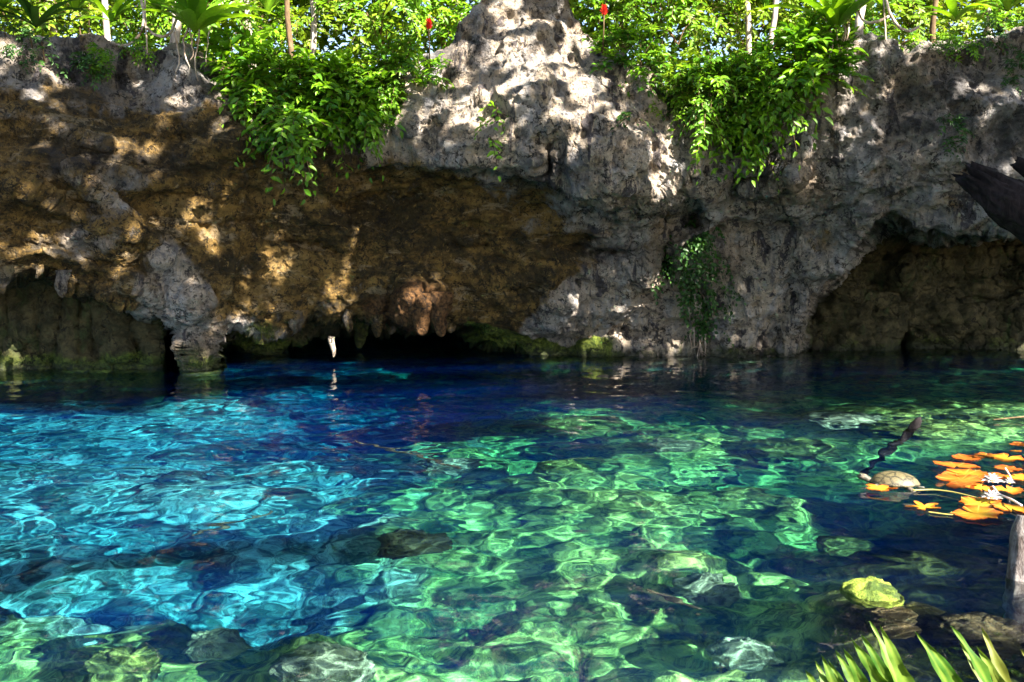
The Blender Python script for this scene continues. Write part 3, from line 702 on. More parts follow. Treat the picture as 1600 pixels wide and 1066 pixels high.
for i, (px, py, w, h, n, lf, lab) in enumerate([
 (1130,235,60,40,9,.13,'leafy twig dangling lowest of the right thicket over the grey buttress'),
 (1160,225,50,60,8,.12,'small leafy twig dangling beside the dark hole in the rock'),
 (436,226,50,40,7,.13,'leafy twig dangling lowest of the left thicket over the brown ceiling'),
 (600,140,60,110,30,.07,'dark creeper trailing down the rock between thicket and peak'),
 (1050,150,60,110,30,.07,'dark creeper trailing down the rock right of the peak'),
 (780,176,30,20,4,.10,'pale sprig growing from the crack under the peak'),
 (766,212,24,34,4,.10,'pale sprig below the crack under the peak'),
 (978,194,40,22,7,.08,'small dark sprig on the bare rock right of the peak'),
 (414,168,30,20,4,.12,'single bright sprig on pale rock at the left end of the thicket')]):
    bush(px, py, w, h, lab, n, lf, .10, DARKLEAF if 'dark' in lab.split()[:2] else LEAF, 60 + i, .7, 'sprigs and creepers on the rock face', (.3, 1), 6, .4, stems=2, cat='sprig')
for i, (px, py, h, lab) in enumerate([(520,185,120,'thin leafy strand trailing from the middle of the left thicket'),(395,165,90,'thin leafy strand trailing at the left end of the left thicket'),(585,190,80,'thin leafy strand trailing close to the rock lip in the left thicket'),(1180,200,110,'thin leafy strand trailing from the right thicket beside its lowest twig'),(1075,200,90,'thin leafy strand trailing at the left end of the right thicket'),(1225,165,80,'thin leafy strand trailing at the right end of the right thicket')]):
    bush(px, py, 26, h, lab, 13, .11, .16, LEAF, 140 + i, 1.0, 'leafy strands trailing over the rim', (.2, 1), 6, .9, stems=2, cat='trailing plant')
# low dark growth along the shaded rim on both sides
for i, (px, py, w, h, lab) in enumerate([
 (60,95,110,70,'dark low fern growth on the rim at far left'), (140,112,90,50,'dark low tuft above the grey rock bulge on the left'),
 (15,70,80,60,'dark shrub at the left edge of the rim'), (165,100,60,60,'mixed green tuft in the shaded notch of the left rim'),
 (1480,85,90,50,'green tuft in the shaded notch of the right rim'), (1560,70,110,60,'dark low growth on the rim at far right'),
 (1500,60,120,60,'low growth behind the bare ledge on the right rim'), (1480,215,50,70,'moss-like dark plant on the shaded rock face at right'),
 (1590,110,60,70,'dark shrub at the right edge of the rim'),(220,75,70,50,'small-leaved tuft under the looping liana on the left'),(1400,50,90,50,'small-leaved tuft under the looping liana on the right')]):
    bush(px, py, w, h, lab, 46, .055, .08, DARKLEAF if 'dark' in lab else LEAF, 90 + i, .6, 'low growth along the shaded rim', (.2, 1), 7, .1, stems=2, cat='ground plant')

ROS = [(325,66,1.05,24,'large bright rosette with pale roots hanging over the left rim',5,.75),(1286,60,1.05,24,'large bright rosette with pale roots hanging over the right rim',5,.75),
 (70,50,.85,14,'dark broad-leaved rosette at the far left of the rim',0,.55),(185,40,.75,12,'arching rosette above the left looping liana',0,.5),
 (1480,40,.75,13,'arching rosette right of the right looping liana',0,.5),(1560,25,.7,12,'yellowish rosette in the top right corner',0,.8),
 (20,20,.8,13,'rosette in the top left corner',0,.8),(130,25,.6,12,'small bright rosette between the two left rosettes',0,.8),
 (425,30,.6,12,'narrow-leaved rosette behind the left thicket',0,1.1),(655,20,.55,11,'spiky rosette left of the rock peak',0,1.0),
 (1190,25,.6,12,'narrow-leaved rosette behind the right thicket',0,1.1),(1370,22,.6,12,'small rosette by the right tree trunk',0,.9),(260,30,.55,12,'small rosette by the left tree trunk',0,.9)]
for i, (px, py, R, n, lab, rt, lift) in enumerate(ROS):
    b = at(px, py, face(px, max(py, 60))[1] + (0.0 if rt else .35)) - np.array([0, .5 if rt else .22, 0])
    rosette(px, py, R, n, lab, DARKLEAF if 'dark' in lab else STRAP, i + 1, .10 if rt else .065, .2, lift, (.25, 1), rt, base=b)

# red blossoms rise from two of the bushes
RED = Mat('red_petal'); REDM = RED.pbr((0.62, 0.02, 0.015), .5, None, .4, (0.7, 0.05, 0.02), .25)
for px, py, lab in ((670,38,'red cone-shaped blossom left of the rock peak'),(944,16,'red cone-shaped blossom right of the rock peak')):
    c = face(px, max(py, 60), .55); c = at(px, py, c[1]); root = empty('red_flower', c - np.array([0, 0, .3]), lab, 'flower', 'red blossoms beside the peak')
    mb = MB(); rg = np.random.default_rng(int(px)); n = 34; t = np.linspace(0, 1, n); a = np.arange(n) * 2.399
    ax = np.stack([np.cos(a) * .5, np.sin(a) * .5, .9 + 0 * a], -1)
    pos = np.stack([.016 * np.cos(a), .016 * np.sin(a), .24 + t * .11], -1)
    leaves(mb, pos, ax, np.cross(ax, np.stack([-np.sin(a), np.cos(a), 0 * a], -1)), .055 * (1.2 - t * .7), .03 * (1.2 - t * .6), np.full(n, .5)); mb.build('petals', REDM, root)
    mb = MB(); mb.tube([(0, .15, -.15), (0, .04, .1), (0, 0, .27)], [.008, .007, .006], 6); mb.build('stalk', TWIG, root)

# ---- ivy on the buttress with roots reaching the water
rg = np.random.default_rng(44)
root = empty('ivy', face(1090, 545, .05), 'dark green ivy patch clinging to the grey buttress, with roots reaching the water', 'ivy')
o = np.array(root.location); pts = []; axs = []
for i in range(170):
    s = rg.uniform() ** .8; px = 1072 + 30 * s + rg.normal(0, 30 - 16 * s); py = 345 + s * 160 + rg.normal(0, 9)
    if px < 1020 and py > 460: continue
    pts.append(face(px, py, .07)); axs.append((rg.normal(0, .5), -.5, -.7))
for a, b in (((1010,430),(1060,405)), ((1100,400),(1140,450)), ((1085,380),(1120,360))):
    for t in np.linspace(0, 1, 12): pts.append(face(a[0] + (b[0] - a[0]) * t, a[1] + (b[1] - a[1]) * t + rg.normal(0, 4), .06)); axs.append((rg.normal(0, .5), -.5, -.5))
mb = MB(); pts = np.array(pts) - o; sprigs(mb, None, pts, np.array(axs), np.full(len(pts), .16), 5, .07, rg, .5, .62, (.2, 1)); mb.build('foliage', DARKLEAF, root)
mb = MB()
for i in range(9):
    x = 1083 + rg.normal(0, 7); y0 = 430 + rg.uniform(0, 50); ys = np.linspace(y0, 560, 14)
    mb.tube(np.array([face(x + 4 * math.sin(y * .05 + i) + rg.normal(0, 1), min(y, 558), .10) for y in ys]) - o, np.linspace(.014, .007, 14), 5)
mb.build('hanging_root', ROOT, root)

# ---- lianas looping along the rim
def liana(pts, lab, r=.016):
    P_ = np.array([at(x, y, Y) for x, y, Y in pts]); n = 40; t = np.linspace(0, len(P_) - 1, n)
    q = np.stack([np.interp(t, range(len(P_)), P_[:, k]) for k in range(3)], -1)
    for _ in range(6): q[1:-1] = .25 * q[:-2] + .5 * q[1:-1] + .25 * q[2:]
    mb = MB(); mb.tube(q - q[0], r, 7, wob=.006); o_ = mb.build('liana', ROOT); o_.location = tuple(q[0]); tag(o_, lab, 'vine', 'pale lianas on the rim')
liana([(175,66,12.0),(188,72,11.9),(205,70,11.85),(222,50,11.8),(226,20,11.9),(214,-20,12.2),(205,-60,12.4)], 'pale liana looping in front of the left rim, left strand')
liana([(226,40,11.9),(240,54,11.8),(256,58,11.8),(268,50,11.85),(280,20,12.1),(282,-40,12.3)], 'pale liana looping beside the left tree trunk, right strand')
liana([(1435,42,12.0),(1422,50,11.9),(1405,44,11.85),(1390,22,11.8),(1380,-20,12),(1378,-60,12.2)], 'pale liana looping in front of the right rim, right strand')
liana([(1388,26,11.9),(1372,34,11.8),(1355,36,11.8),(1345,28,11.85),(1335,-10,12.1),(1333,-50,12.3)], 'pale liana looping beside the right tree trunk, left strand')
liana([(1384,64,11.8),(1383,40,11.8),(1381,10,11.9),(1380,-40,12.1)], 'thin straight liana hanging between the right loops', .010)
liana([(230,84,11.8),(229,60,11.8),(227,30,11.9),(226,-40,12.1)], 'thin straight liana hanging between the left loops', .010)

# ---- trees on the rim: trunks in view, crowns mostly above the frame
def tree(px, Y, rad, label, hgt=7.0, lean=0.0, crown=260, mat=None, seed=0, group='slim trees growing behind the rim', cz=5.2):
    rg = np.random.default_rng(seed + 200); b = at(px, 80, Y); root = empty('tree', b, label, 'tree', group)
    z = np.linspace(-.6, hgt, 16); tr = MB()
    p = np.stack([lean * z + .05 * np.sin(z * 1.3 + seed) + .03 * np.sin(z * 3.7 + seed * 2), .04 * np.cos(z + seed), z], -1); rad = rad * .72; tr.tube(p, rad * (1.25 - .07 * np.arange(16)), 10, wob=.015)
    for i in range(7):
        k = rg.integers(8, 15); e = p[k] + np.array([rg.normal(0, 1.3), rg.normal(0, 1.0), rg.uniform(.2, 1.2)])
        tr.tube([p[k], (p[k] + e) / 2 + [0, 0, .15], e], [rad * .4, rad * .3, rad * .12], 6)
    tr.build('trunk', mat or BARK, root)
    c = np.array([lean * hgt, 0, cz]); d = unit(rg.normal(size=(crown, 3))) * rg.uniform(.3, 1, (crown, 1)) ** .5 * np.array([1.9, 1.6, 1.7])
    mb = MB(); sprigs(mb, None, c + d, d + np.array([0, 0, -.2]), rg.uniform(.35, .6, crown), 7, .17, rg, .4, .45, (.2, 1)); mb.build('crown', LEAF, root)
TREES = [(270,13.6,.075,'pale trunk behind the left looping liana',.0),(162,14.2,.055,'yellowish slim trunk between the left rosettes',.02),(452,14.0,.045,'thin dark trunk behind the left rosette',-.04),(490,14.6,.05,'thin pale trunk above the left thicket',.03),(395,15.2,.06,'far thin trunk right of the left rosette',0),
 (1350,13.6,.075,'pale trunk behind the right looping liana',0),(1205,14.0,.05,'thin trunk above the right thicket',.03),(1165,14.8,.05,'leaning thin trunk behind the right thicket',-.04),(1452,14.3,.05,'slim dark trunk at the right of the rim',.05),(1540,14.8,.06,'far slim trunk near the right edge',0),(90,15.0,.06,'far slim trunk near the left edge',-.03)]
for i, (px, Y, r, lab, ln) in enumerate(TREES): tree(px, Y, r, lab, 6.5 + .3 * (i % 4), ln, 150, TWIG if 'dark' in lab else BARK, i)

# ---- jungle behind: bushes one can tell apart, then the mass
BACK = [(40,20,150,'yellow-green bush behind the far left rosette',1),(120,5,150,'bright bush behind the slim yellowish trunk',1),(210,0,150,'bush filling the gap behind the left liana',0),(300,-10,160,'bush behind the left rosette',0),(380,30,150,'bush between left rosette and thicket',0),(470,0,170,'tall bush at the back of the left thicket',1),
 (590,-10,170,'tall bush behind the yellow-green bush at left',0),(690,0,90,'small bush against the left flank of the peak',0),(960,-5,90,'small bush against the right flank of the peak',0),(1060,-10,170,'tall bush behind the yellow-green bush at right',0),(1180,0,170,'tall bush at the back of the right thicket',1),(1270,20,150,'bush between right thicket and rosette',0),(1340,0,150,'bush behind the right tree trunk',0),(1420,0,150,'bright bush behind the right liana',1),(1500,10,150,'yellow-green bush behind the far right rosette',1),(1590,20,150,'bush at the back of the top right corner',0)]
for i, (px, py, w, lab, yl) in enumerate(BACK):
    Y = 14.6 + (i % 3) * .7
    bush(px, py, w * 1.1, 150, lab, 170, .11, 0, LEAFY if yl else LEAF, 300 + i, .4, 'bushes behind the rim', (.3, 1), 7, 0, base=at(px, py, Y), stems=3, depth=.6)
rg = np.random.default_rng(9); n = 9000
mb = MB(); X = rg.uniform(-16, 16, n); Yb = rg.uniform(16.5, 28, n); Z = 3.9 + (Yb - 14) * .10 + rg.uniform(0, 1, n) ** 1.3 * 5.5
keep = noise(np.stack([X * .7, Yb * .35, Z * .7], -1)) > -.32; X, Yb, Z = X[keep], Yb[keep], Z[keep]; n = len(X)
sprigs(mb, None, np.stack([X, Yb, Z], -1), np.stack([rg.normal(0, .6, n), rg.normal(-.5, .4, n), rg.normal(.3, .4, n)], -1), rg.uniform(.5, .9, n), 7, .22, rg, .5, .5, (.3, 1))
n = 9000; X = rg.uniform(-19, 19, n); Yb = rg.uniform(18, 27, n); Z = rg.uniform(7, 19, n); keep = noise(np.stack([X * .45, Yb * .3, Z * .45], -1)) > -.25; X, Yb, Z = X[keep], Yb[keep], Z[keep]; n = len(X)
sprigs(mb, None, np.stack([X, Yb, Z], -1), np.stack([rg.normal(0, .6, n), rg.normal(-.5, .4, n), rg.normal(.1, .4, n)], -1), rg.uniform(.9, 1.5, n), 5, .5, rg, .5, .5, (.1, .8))
mb.build('jungle_foliage', LEAFY)['kind'] = 'stuff'

# ---- unseen trees inferred from the dappled shade; crown leaves culled to set sun patches
LIT = [  # polygon in photo pixels, share of sun let through
 ([(-100,-100),(1700,-100),(1700,70),(1300,75),(1230,150),(1190,240),(1060,200),(960,110),(900,20),(760,20),(660,130),(640,210),(430,240),(380,140),(300,80),(-100,70)], .86),
 ([(560,230),(640,140),(700,70),(760,-20),(900,-20),(1000,100),(1060,160),(1110,240),(1050,290),(980,322),(880,290),(780,262)], .78),
 ([(90,330),(200,335),(250,390),(300,430),(280,470),(210,440),(100,400)], .8), ([(0,370),(90,400),(80,440),(0,430)], .4),
 ([(555,455),(610,440),(720,445),(710,500),(620,510),(555,505)], 1.0), ([(330,440),(450,450),(460,510),(350,500)], .6), ([(260,270),(480,270),(500,400),(300,400)], .38), ([(1228,380),(1400,340),(1700,360),(1700,556),(1228,556)], .05),
 ([(500,515),(540,515),(540,570),(500,570)], 1.0), ([(850,400),(1010,400),(1110,470),(1110,556),(880,556),(870,470)], .75), ([(1140,240),(1240,240),(1240,310),(1140,310)], .45),
 ([(1370,325),(1580,330),(1570,375),(1370,370)], .7), ([(200,90),(420,120),(400,230),(300,190),(200,170)], .45), ([(1230,80),(1380,80),(1400,160),(1260,250)], .35), ([(1120,330),(1290,330),(1250,540),(1130,540)], .22),
]
LITS = [([(1270,672),(1850,665),(1850,850),(1330,850)], 1.0), ([(1318,878),(1412,878),(1412,940),(1318,940)], .7), ([(1540,740),(1850,740),(1850,1000),(1540,1000)], .95)]
LITF = [([(-300,585),(560,572),(560,600),(270,640),(-300,640)], .22), ([(-400,632),(150,640),(270,636),(300,612),(420,604),(470,630),(560,600),(770,595),(800,622),(1000,622),(1060,655),(1600,622),(1900,640),(1900,690),(1500,690),(1380,735),(1310,790),(1190,800),(1190,860),(1215,960),(1170,1100),(1190,1500),(-400,1500)], .98),
 ([(560,596),(770,590),(790,640),(780,690),(700,690),(640,760),(520,700),(480,640)], .75), ([(1270,800),(1350,800),(1350,880),(1270,880)], .7), ([(-100,900),(200,870),(330,880),(330,940),(150,940),(-100,960)], .8), ([(-400,850),(380,850),(450,930),(440,960),(-400,985)], .72), ([(1120,950),(1200,950),(1200,1030),(1120,1030)], .95)]
def sunshare(px, py, zones, s):
    for poly, v in zones: s = np.where(poly_sd(px, py, poly) > 0, v, s)
    return s
rg = np.random.default_rng(21); n = 30000
hx = rg.uniform(-9, 10, n); hy = rg.uniform(-1.5, 13, n); z0 = np.zeros(n)
onc = hy > 12.0; hz = np.where(onc, rg.uniform(0, 5.5, n), 0)
more = 9000
hx = np.concatenate([hx, rg.uniform(-9, 10, more)]); hy = np.concatenate([hy, np.full(more, 12.2)]); hz = np.concatenate([hz, rg.uniform(0, 5.6, more)])
hit = np.stack([hx, hy, hz], -1); lev = rg.uniform(8.0, 11.0, len(hx))
pos = hit + SUN * ((lev - hz) / SUN[2])[:, None]
hpx, hpy = topix(hit); wet = hz <= 0
share = sunshare(hpx, hpy, LIT, np.where(hpy < 556, .31, .03))
dep = np.where(hx < -.2, 1.9, 1.2); fp = hit - SUN * (dep / SUN[2])[:, None]; D = np.hypot(fp[:, 0], fp[:, 1]); lo, hi = 0 * D, D.copy()
for _ in range(30):     # where on the surface the viewer sees that bit of the floor
    m_ = (lo + hi) / 2; g_ = m_ / np.hypot(m_, H) - 1.33 * (D - m_) / np.hypot(D - m_, dep); hi = np.where(g_ > 0, m_, hi); lo = np.where(g_ > 0, lo, m_)
k_ = lo / np.maximum(D, .01); fpx, fpy = topix(np.stack([fp[:, 0] * k_, fp[:, 1] * k_, 0 * D], -1)); fpx = np.where(fp[:, 1] < .3, 5000, fpx)
sw = np.maximum(sunshare(hpx, hpy, LITS, 0 * hx + .03), sunshare(fpx, fpy, LITF, 0 * hx + .03))
sw = np.where((fp[:, 1] < .3) & (hx < 2.2), .9, sw)
sw = np.where((hy < 2.4) & (hx > .0) & (hx < 2.0), np.maximum(sw, .6), sw); share = np.where(wet, sw, share)
e1 = unit(np.cross(SUN, [0, 0, 1.])); e2 = np.cross(SUN, e1)
sp = np.stack([hit @ e1, hit @ e2, 0 * hx], -1)
nn = fbm(sp * 1.9, 3, .6) ; rank = np.argsort(np.argsort(nn)) / len(nn)
keep = (rank > share) & (pos[:, 1] < 9.5) & (hy > -1.5)  # a leaf stays only where its shadow is wanted
pos = pos[keep]; hxk = pos[:, 0]; n = len(pos)
TX = np.array([-6.0, 1.5, 12.5, 18.0]); TY = np.array([-6.5, -8.5, -10.0, -7.0])
own = np.abs(hxk[:, None] - np.array([-4, 3, 10, 17.])[None]).argmin(1)
lab = ['unseen tall tree, crown shaped to shade the left of the pool','unseen tall tree over the viewer, crown shaped to place sun patches','unseen tall tree, crown shaped to shade the right of the pool','unseen outermost tree of the row shaped for shade']
for k in range(4):
    m = own == k; p = pos[m]
    if len(p) < 10: continue
    b = np.array([TX[k], TY[k], .2]); root = empty('tree', b, lab[k], 'tree', 'unseen trees with crowns shaped to shade the pool')
    mb = MB(); N_ = len(p); ax = rg.normal(size=(N_, 3)); ax[:, 2] -= .3
    leaves(mb, p - b, ax, unit(SUN + .35 * rg.normal(size=(N_, 3))), rg.uniform(.24, .42, N_), rg.uniform(.14, .24, N_), rg.uniform(0, 1, N_)); mb.build('crown', CANOPY, root)
    tr = MB(); z = np.linspace(-.5, 8.5, 14); tp = np.stack([.12 * np.sin(z * .6 + k), .1 * np.cos(z * .5), z], -1); tr.tube(tp, np.linspace(.26, .12, 14), 12, wob=.03)
    for i in range(12):
        e = p[rg.integers(N_)] - b; q_ = tp[rg.integers(8, 14)]; tr.tube([q_, (q_ + e) / 2 + [0, 0, .5], e], [.08, .05, .015], 6)
    tr.build('trunk', BARK, root)

# ================================================================== ROCKS IN THE POOL
def stone(px, py, w, h, top, label, attrs, seed, name='submerged_rock', group='rocks under the water', wd=None, mat=None):
    """boulder whose top lies `top` metres under (or over, if negative) the surface at a photo pixel"""
    rg = np.random.default_rng(seed + 700)
    c = under(np.array(float(px)), np.array(float(py)), max(top, .0)) if top > 0 else onwater(np.array(float(px)), np.array(float(py)), -top * .5)
    Y = c[1]; rx = w / F * Y * .5; ry = (wd or rx * .8); zb = float(floor_z(np.array([c[0]]), np.array([c[1]]))[0])
    rz = np.clip((-top - zb) * .62, .08, .75 * rx + .05); rz = rz * rg.uniform(.6, 1.0); v, f = blob(rg, 60, 40, (.22 if name == 'mossy_rock' else rg.uniform(.35, .65)), (rx, ry * rg.uniform(.8, 1.3), rz), rg.uniform(1.3, 2.2))
    cz = -top - v[:, 2].max()
    v = v + .05 * rx * np.stack([fbm(v * 14 + 3 * k, 3) for k in range(3)], -1) * 2
    o = build(name, v, [f], mat or POOLROCK, None, True, {k: np.full(len(v), x) for k, x in attrs.items()})
    o.location = (float(c[0]), float(c[1]), float(cz)); tag(o, label, 'rock', group); return o
def poolrock_mat():
    M = Mat('pool_rock'); P = M.coords(); n2 = M.noise(6, 6, .7, P, .5); n3 = M.noise(22, 5, .7, P)
    c = M.mix(M.rng(n2, .38, .6), (.09, .10, .06), (.52, .52, .42))
    a = M.mix(M.rng(n2, .4, .62), (.03, .06, .006), (.24, .32, .04)); b = M.mix(M.rng(n2, .4, .62), (.012, .008, .003), (.065, .042, .012))
    c = M.mix(M.attr('algae'), c, a); c = M.mix(M.attr('brown'), c, b); c = M.mix(M.rng(n3, .55, .66, 0, .6), c, (.03, .04, .02))
    return M.pbr(c, .8, M.bump(M.math('ADD', n2, n3), .8, .04), .3)
POOLROCK = poolrock_mat()
pale_ = dict(algae=.35, brown=.15); grn = dict(algae=.9, brown=.1); brn = dict(algae=.3, brown=.95); yel = dict(algae=.5, brown=.25)
for i, (px, py, w, h, top, lab, a) in enumerate([
 (505,1020,130,60,.45,'large pale boulder lit white at the bottom edge of the pool',pale_), (195,1015,100,60,.5,'yellow-green boulder at the lower left under clear water',grn),
 (335,990,80,40,.75,'small yellowish rock right of the yellow-green boulder',yel), (703,716,80,34,.9,'pale rock standing alone at the edge of the deep blue',pale_),
 (640,835,90,50,.8,'dark flat slab under water left of the pool centre',brn), (908,656,120,36,.9,'long green-white rock near the reflection of the grey buttress',grn),
 (1050,690,70,44,.7,'yellowish round rock in front of the ivy reflection',yel), (880,722,80,32,.85,'green rock between the lone pale rock and the yellowish round rock',grn),
 (1105,903,80,50,.55,'smooth pale grey stone right of the pool centre',pale_), (1160,1000,90,50,.6,'pale lumpy rock at the bottom beside the blue shadow',pale_),
 (1320,648,110,30,.45,'pale flat ledge rock at the far right, leftmost of the ledge',pale_), (1430,660,130,30,.45,'broad flat ledge rock behind the sunken branch',grn), (1550,650,120,26,.5,'flat ledge rock at the far right edge',grn), (1240,690,110,30,.8,'greenish rock in front of the pale ledge',grn),
 (1320,840,70,40,.8,'green rock beside the blue shadow, below the turtle',grn),    ]):
    stone(px, py, w, h, top, lab, a, i)
stone(1362,914,84,40,-.05,'bright green mossy rock just breaking the surface', dict(algae=1, brown=.12), 41, 'mossy_rock', None, .13)
stone(1392,948,64,14,.05,'brown rock ridge just under the surface below the green mossy rock, upper one', brn, 42, 'submerged_rock', None, .05)
stone(1400,972,72,14,.06,'brown rock ridge just under the surface below the green mossy rock, lower one', brn, 43, 'submerged_rock', None, .05)
stone(1535,968,120,16,.12,'olive brown rock shelf under the wooden post reflection', brn, 44, 'submerged_rock', None, .10)

# ================================================================== DEAD WOOD
def wood(pts, rad, label, name, mat, cat, seed=0, seg=22, jag=.0, n=40, amp=.35):
    P_ = np.array(pts, float); m = len(P_); t = np.linspace(0, m - 1, n)
    q = np.stack([np.interp(t, range(m), P_[:, k]) for k in range(3)], -1)
    for _ in range(4): q[1:-1] = .25 * q[:-2] + .5 * q[1:-1] + .25 * q[2:]
    r = np.interp(t, range(m), rad); mb = MB(); mb.tube(q, r, seg)
    v = mb.v[0]; cen = np.concatenate([np.repeat(q, seg, 0), q[:1], q[-1:]]); ang = np.concatenate([np.tile(np.linspace(0, 2 * np.pi, seg, endpoint=False), n), [0, 0]])
    s_ = np.concatenate([np.repeat(t, seg), [t[0], t[-1]]])
    p = np.stack([np.cos(ang) * 2.2, np.sin(ang) * 2.2, s_ * .9], -1) + seed * 7
    k = 1 + amp * (ridged(p, 3) - .3); v = cen + (v - cen) * k[:, None]
    if jag:   # splintered end
        ax = unit(q[0] - q[1]); e = np.exp(-s_ / (.30 * (m - 1) / 2)); v = v + ax * (jag * e * (noise(np.stack([np.cos(ang) * 3, np.sin(ang) * 3, 0 * ang], -1) + seed) + .2))[:, None]
    o = build(name, v - q[0], [np.concatenate(f) for f in mb.f.values()], mat, None, True); o.location = tuple(q[0]); return tag(o, label, cat)
wood([at(1524,280,9.6), at(1572,312,9.5), at(1660,364,9.4), at(1800,440,9.4), at(2100,600,9.5), at(2300,740,9.6)], [.105,.186,.237,.27,.31,.36], 'dark broken log with a splintered end jutting in from the right', 'broken_log', DEADWOOD, 'log', 1, 48, .32, 110, .34)
wood([at(1592,256,9.9), at(1640,285,9.8), at(1760,330,9.8), at(2100,520,9.8)], [.06,.11,.15,.2], 'second dark log end just showing behind the broken log at the right edge', 'broken_log', DEADWOOD, 'log', 5, 24, .12, 40, .3)
c = onwater(np.array(1598.), np.array(905.))
wood([c + [0.01,.03,.27], c + [0,.02,.2], c + [0,.0,0], c + [.0,0,-.5], c + [0,0,-1.4]], [.028,.045,.062,.07,.08], 'weathered pale wooden post standing in the water at the right edge', 'wooden_post', POSTWOOD, 'post', 3, 28, 0, 50, .14)
a0 = onwater(np.array(1428.), np.array(668.), .0); b0 = under(np.array(1350.), np.array(750.), .9)
wood([a0 + [.05, .04, .05], a0, .6 * a0 + .4 * b0, b0], [.025,.04,.03,.02], 'dark sunken branch with its stub breaking the surface by the ledge', 'sunken_branch', DEADWOOD, 'branch', 4, 14, .05, 30, .3)
wood([onwater(np.array(1552.), np.array(656.), .012), onwater(np.array(1600.), np.array(651.), .02), onwater(np.array(1690.), np.array(645.), .03)], [.004,.007,.009], 'thin reddish twig floating near the far right ledge', 'floating_twig', TWIG, 'twig', 6, 8, 0, 20, .1)
for i, (x0, y0, x1, y1, d, lab) in enumerate([(560,690,720,730,.5,'thin sunken stick in the deep blue by the lone pale rock'), (600,700,690,712,.7,'short sunken stick in the deep blue left of the lone pale rock'), (1010,920,1090,960,.5,'short dark stick on the rubble at the lower centre'),(300,840,420,800,.9,'brown sunken branch at the edge of the cyan shallows')]):
    wood([under(np.array(float(x0)), np.array(float(y0)), d), under(np.array((x0 + x1) / 2.), np.array((y0 + y1) / 2. - 3), d + .03), under(np.array(float(x1)), np.array(float(y1)), d + .1)], [.012,.02,.014], lab, 'sunken_branch', TWIG, 'branch', 10 + i, 8, 0, 16, .2)

# ================================================================== WATER LILIES
def pad_mat():
    M = Mat('yellowed_lily_pad'); t = M.attr('tint'); e = M.attr('edge'); n = M.noise(40, 4, .6)
    c = M.mix(M.rng(t, 0, 1), (0.22, 0.055, 0.008), (0.52, 0.33, 0.022)); c = M.mix(M.rng(e, .4, 1.0, 0, .9), c, (0.34, 0.06, 0.008))
    c = M.mix(M.rng(n, .55, .7, 0, .5), c, (0.30, 0.14, 0.02)); c = M.mix(M.rng(M.attr('rib'), .55, 1, 0, .4), c, (.85, .62, .15))
    return M.pbr(c, .4, M.bump(n, .3, .004), .5, M.mix(1.0, c, (1.2, 1.1, .6), 'MULTIPLY'), .2)
PAD = pad_mat()
def lily_pad(px, py, r, tint, label, seed, lobes=13, deep=.07, notch=1.0, tilt=0.0, sub=0.0, star=0.0):
    rg = np.random.default_rng(seed + 900); c = onwater(np.array(float(px)), np.array(float(py)), .012 - sub); R = r / F * c[1]; n, m = 72, 9
    a = np.linspace(.16 * notch, 2 * np.pi - .16 * notch, n); rr = np.linspace(0, 1, m)
    k = 1 - deep * (np.abs(np.sin(a * lobes / 2)) ** .6) - .05 * rg.normal() * np.cos(2 * a)
    if star: k = 1 - star * (.5 + .5 * np.cos(a * 5)) ** 1.2 - .10 * np.abs(np.sin(a * 14))
    k = k * (1 - .22 * sstep(.35, .8, noise(np.stack([np.cos(a) * 3.1 + seed, np.sin(a) * 3.1, 0 * a], -1)))) + .02 * rg.normal(size=n)
    k *= sstep(0, .5, np.minimum(a, 2 * np.pi - a)) * .25 + .75
    A, Q = np.meshgrid(a, rr, indexing='ij'); rad = Q * k[:, None] * R
    ph = rg.uniform(0, 6.3); z = .02 * R / .15 * Q ** 2 * (noise(np.stack([np.cos(A) * 1.6 + seed, np.sin(A) * 1.6, Q], -1)) + .35) + tilt * rad * np.sin(A - ph) * .3
    z = np.maximum(z, -.004 - sub * .3)
    v = np.stack([rad * np.cos(A + ph), rad * np.sin(A + ph), z], -1).reshape(-1, 3)
    th = v.copy(); th[:, 2] -= .004
    f = gridfaces(n, m); N_ = n * m
    o = build('lily_pad', np.concatenate([v, th]), [f, f[:, ::-1] + N_], PAD, None, True, {'tint': np.full(2 * N_, tint), 'edge': np.tile(Q.ravel(), 2), 'rib': np.tile((np.abs(np.cos(A * lobes / 2)) ** 14).ravel(), 2)})
    o.location = tuple(c); tag(o, label, 'lily pad', 'yellowed water lily pads at the right'); return o
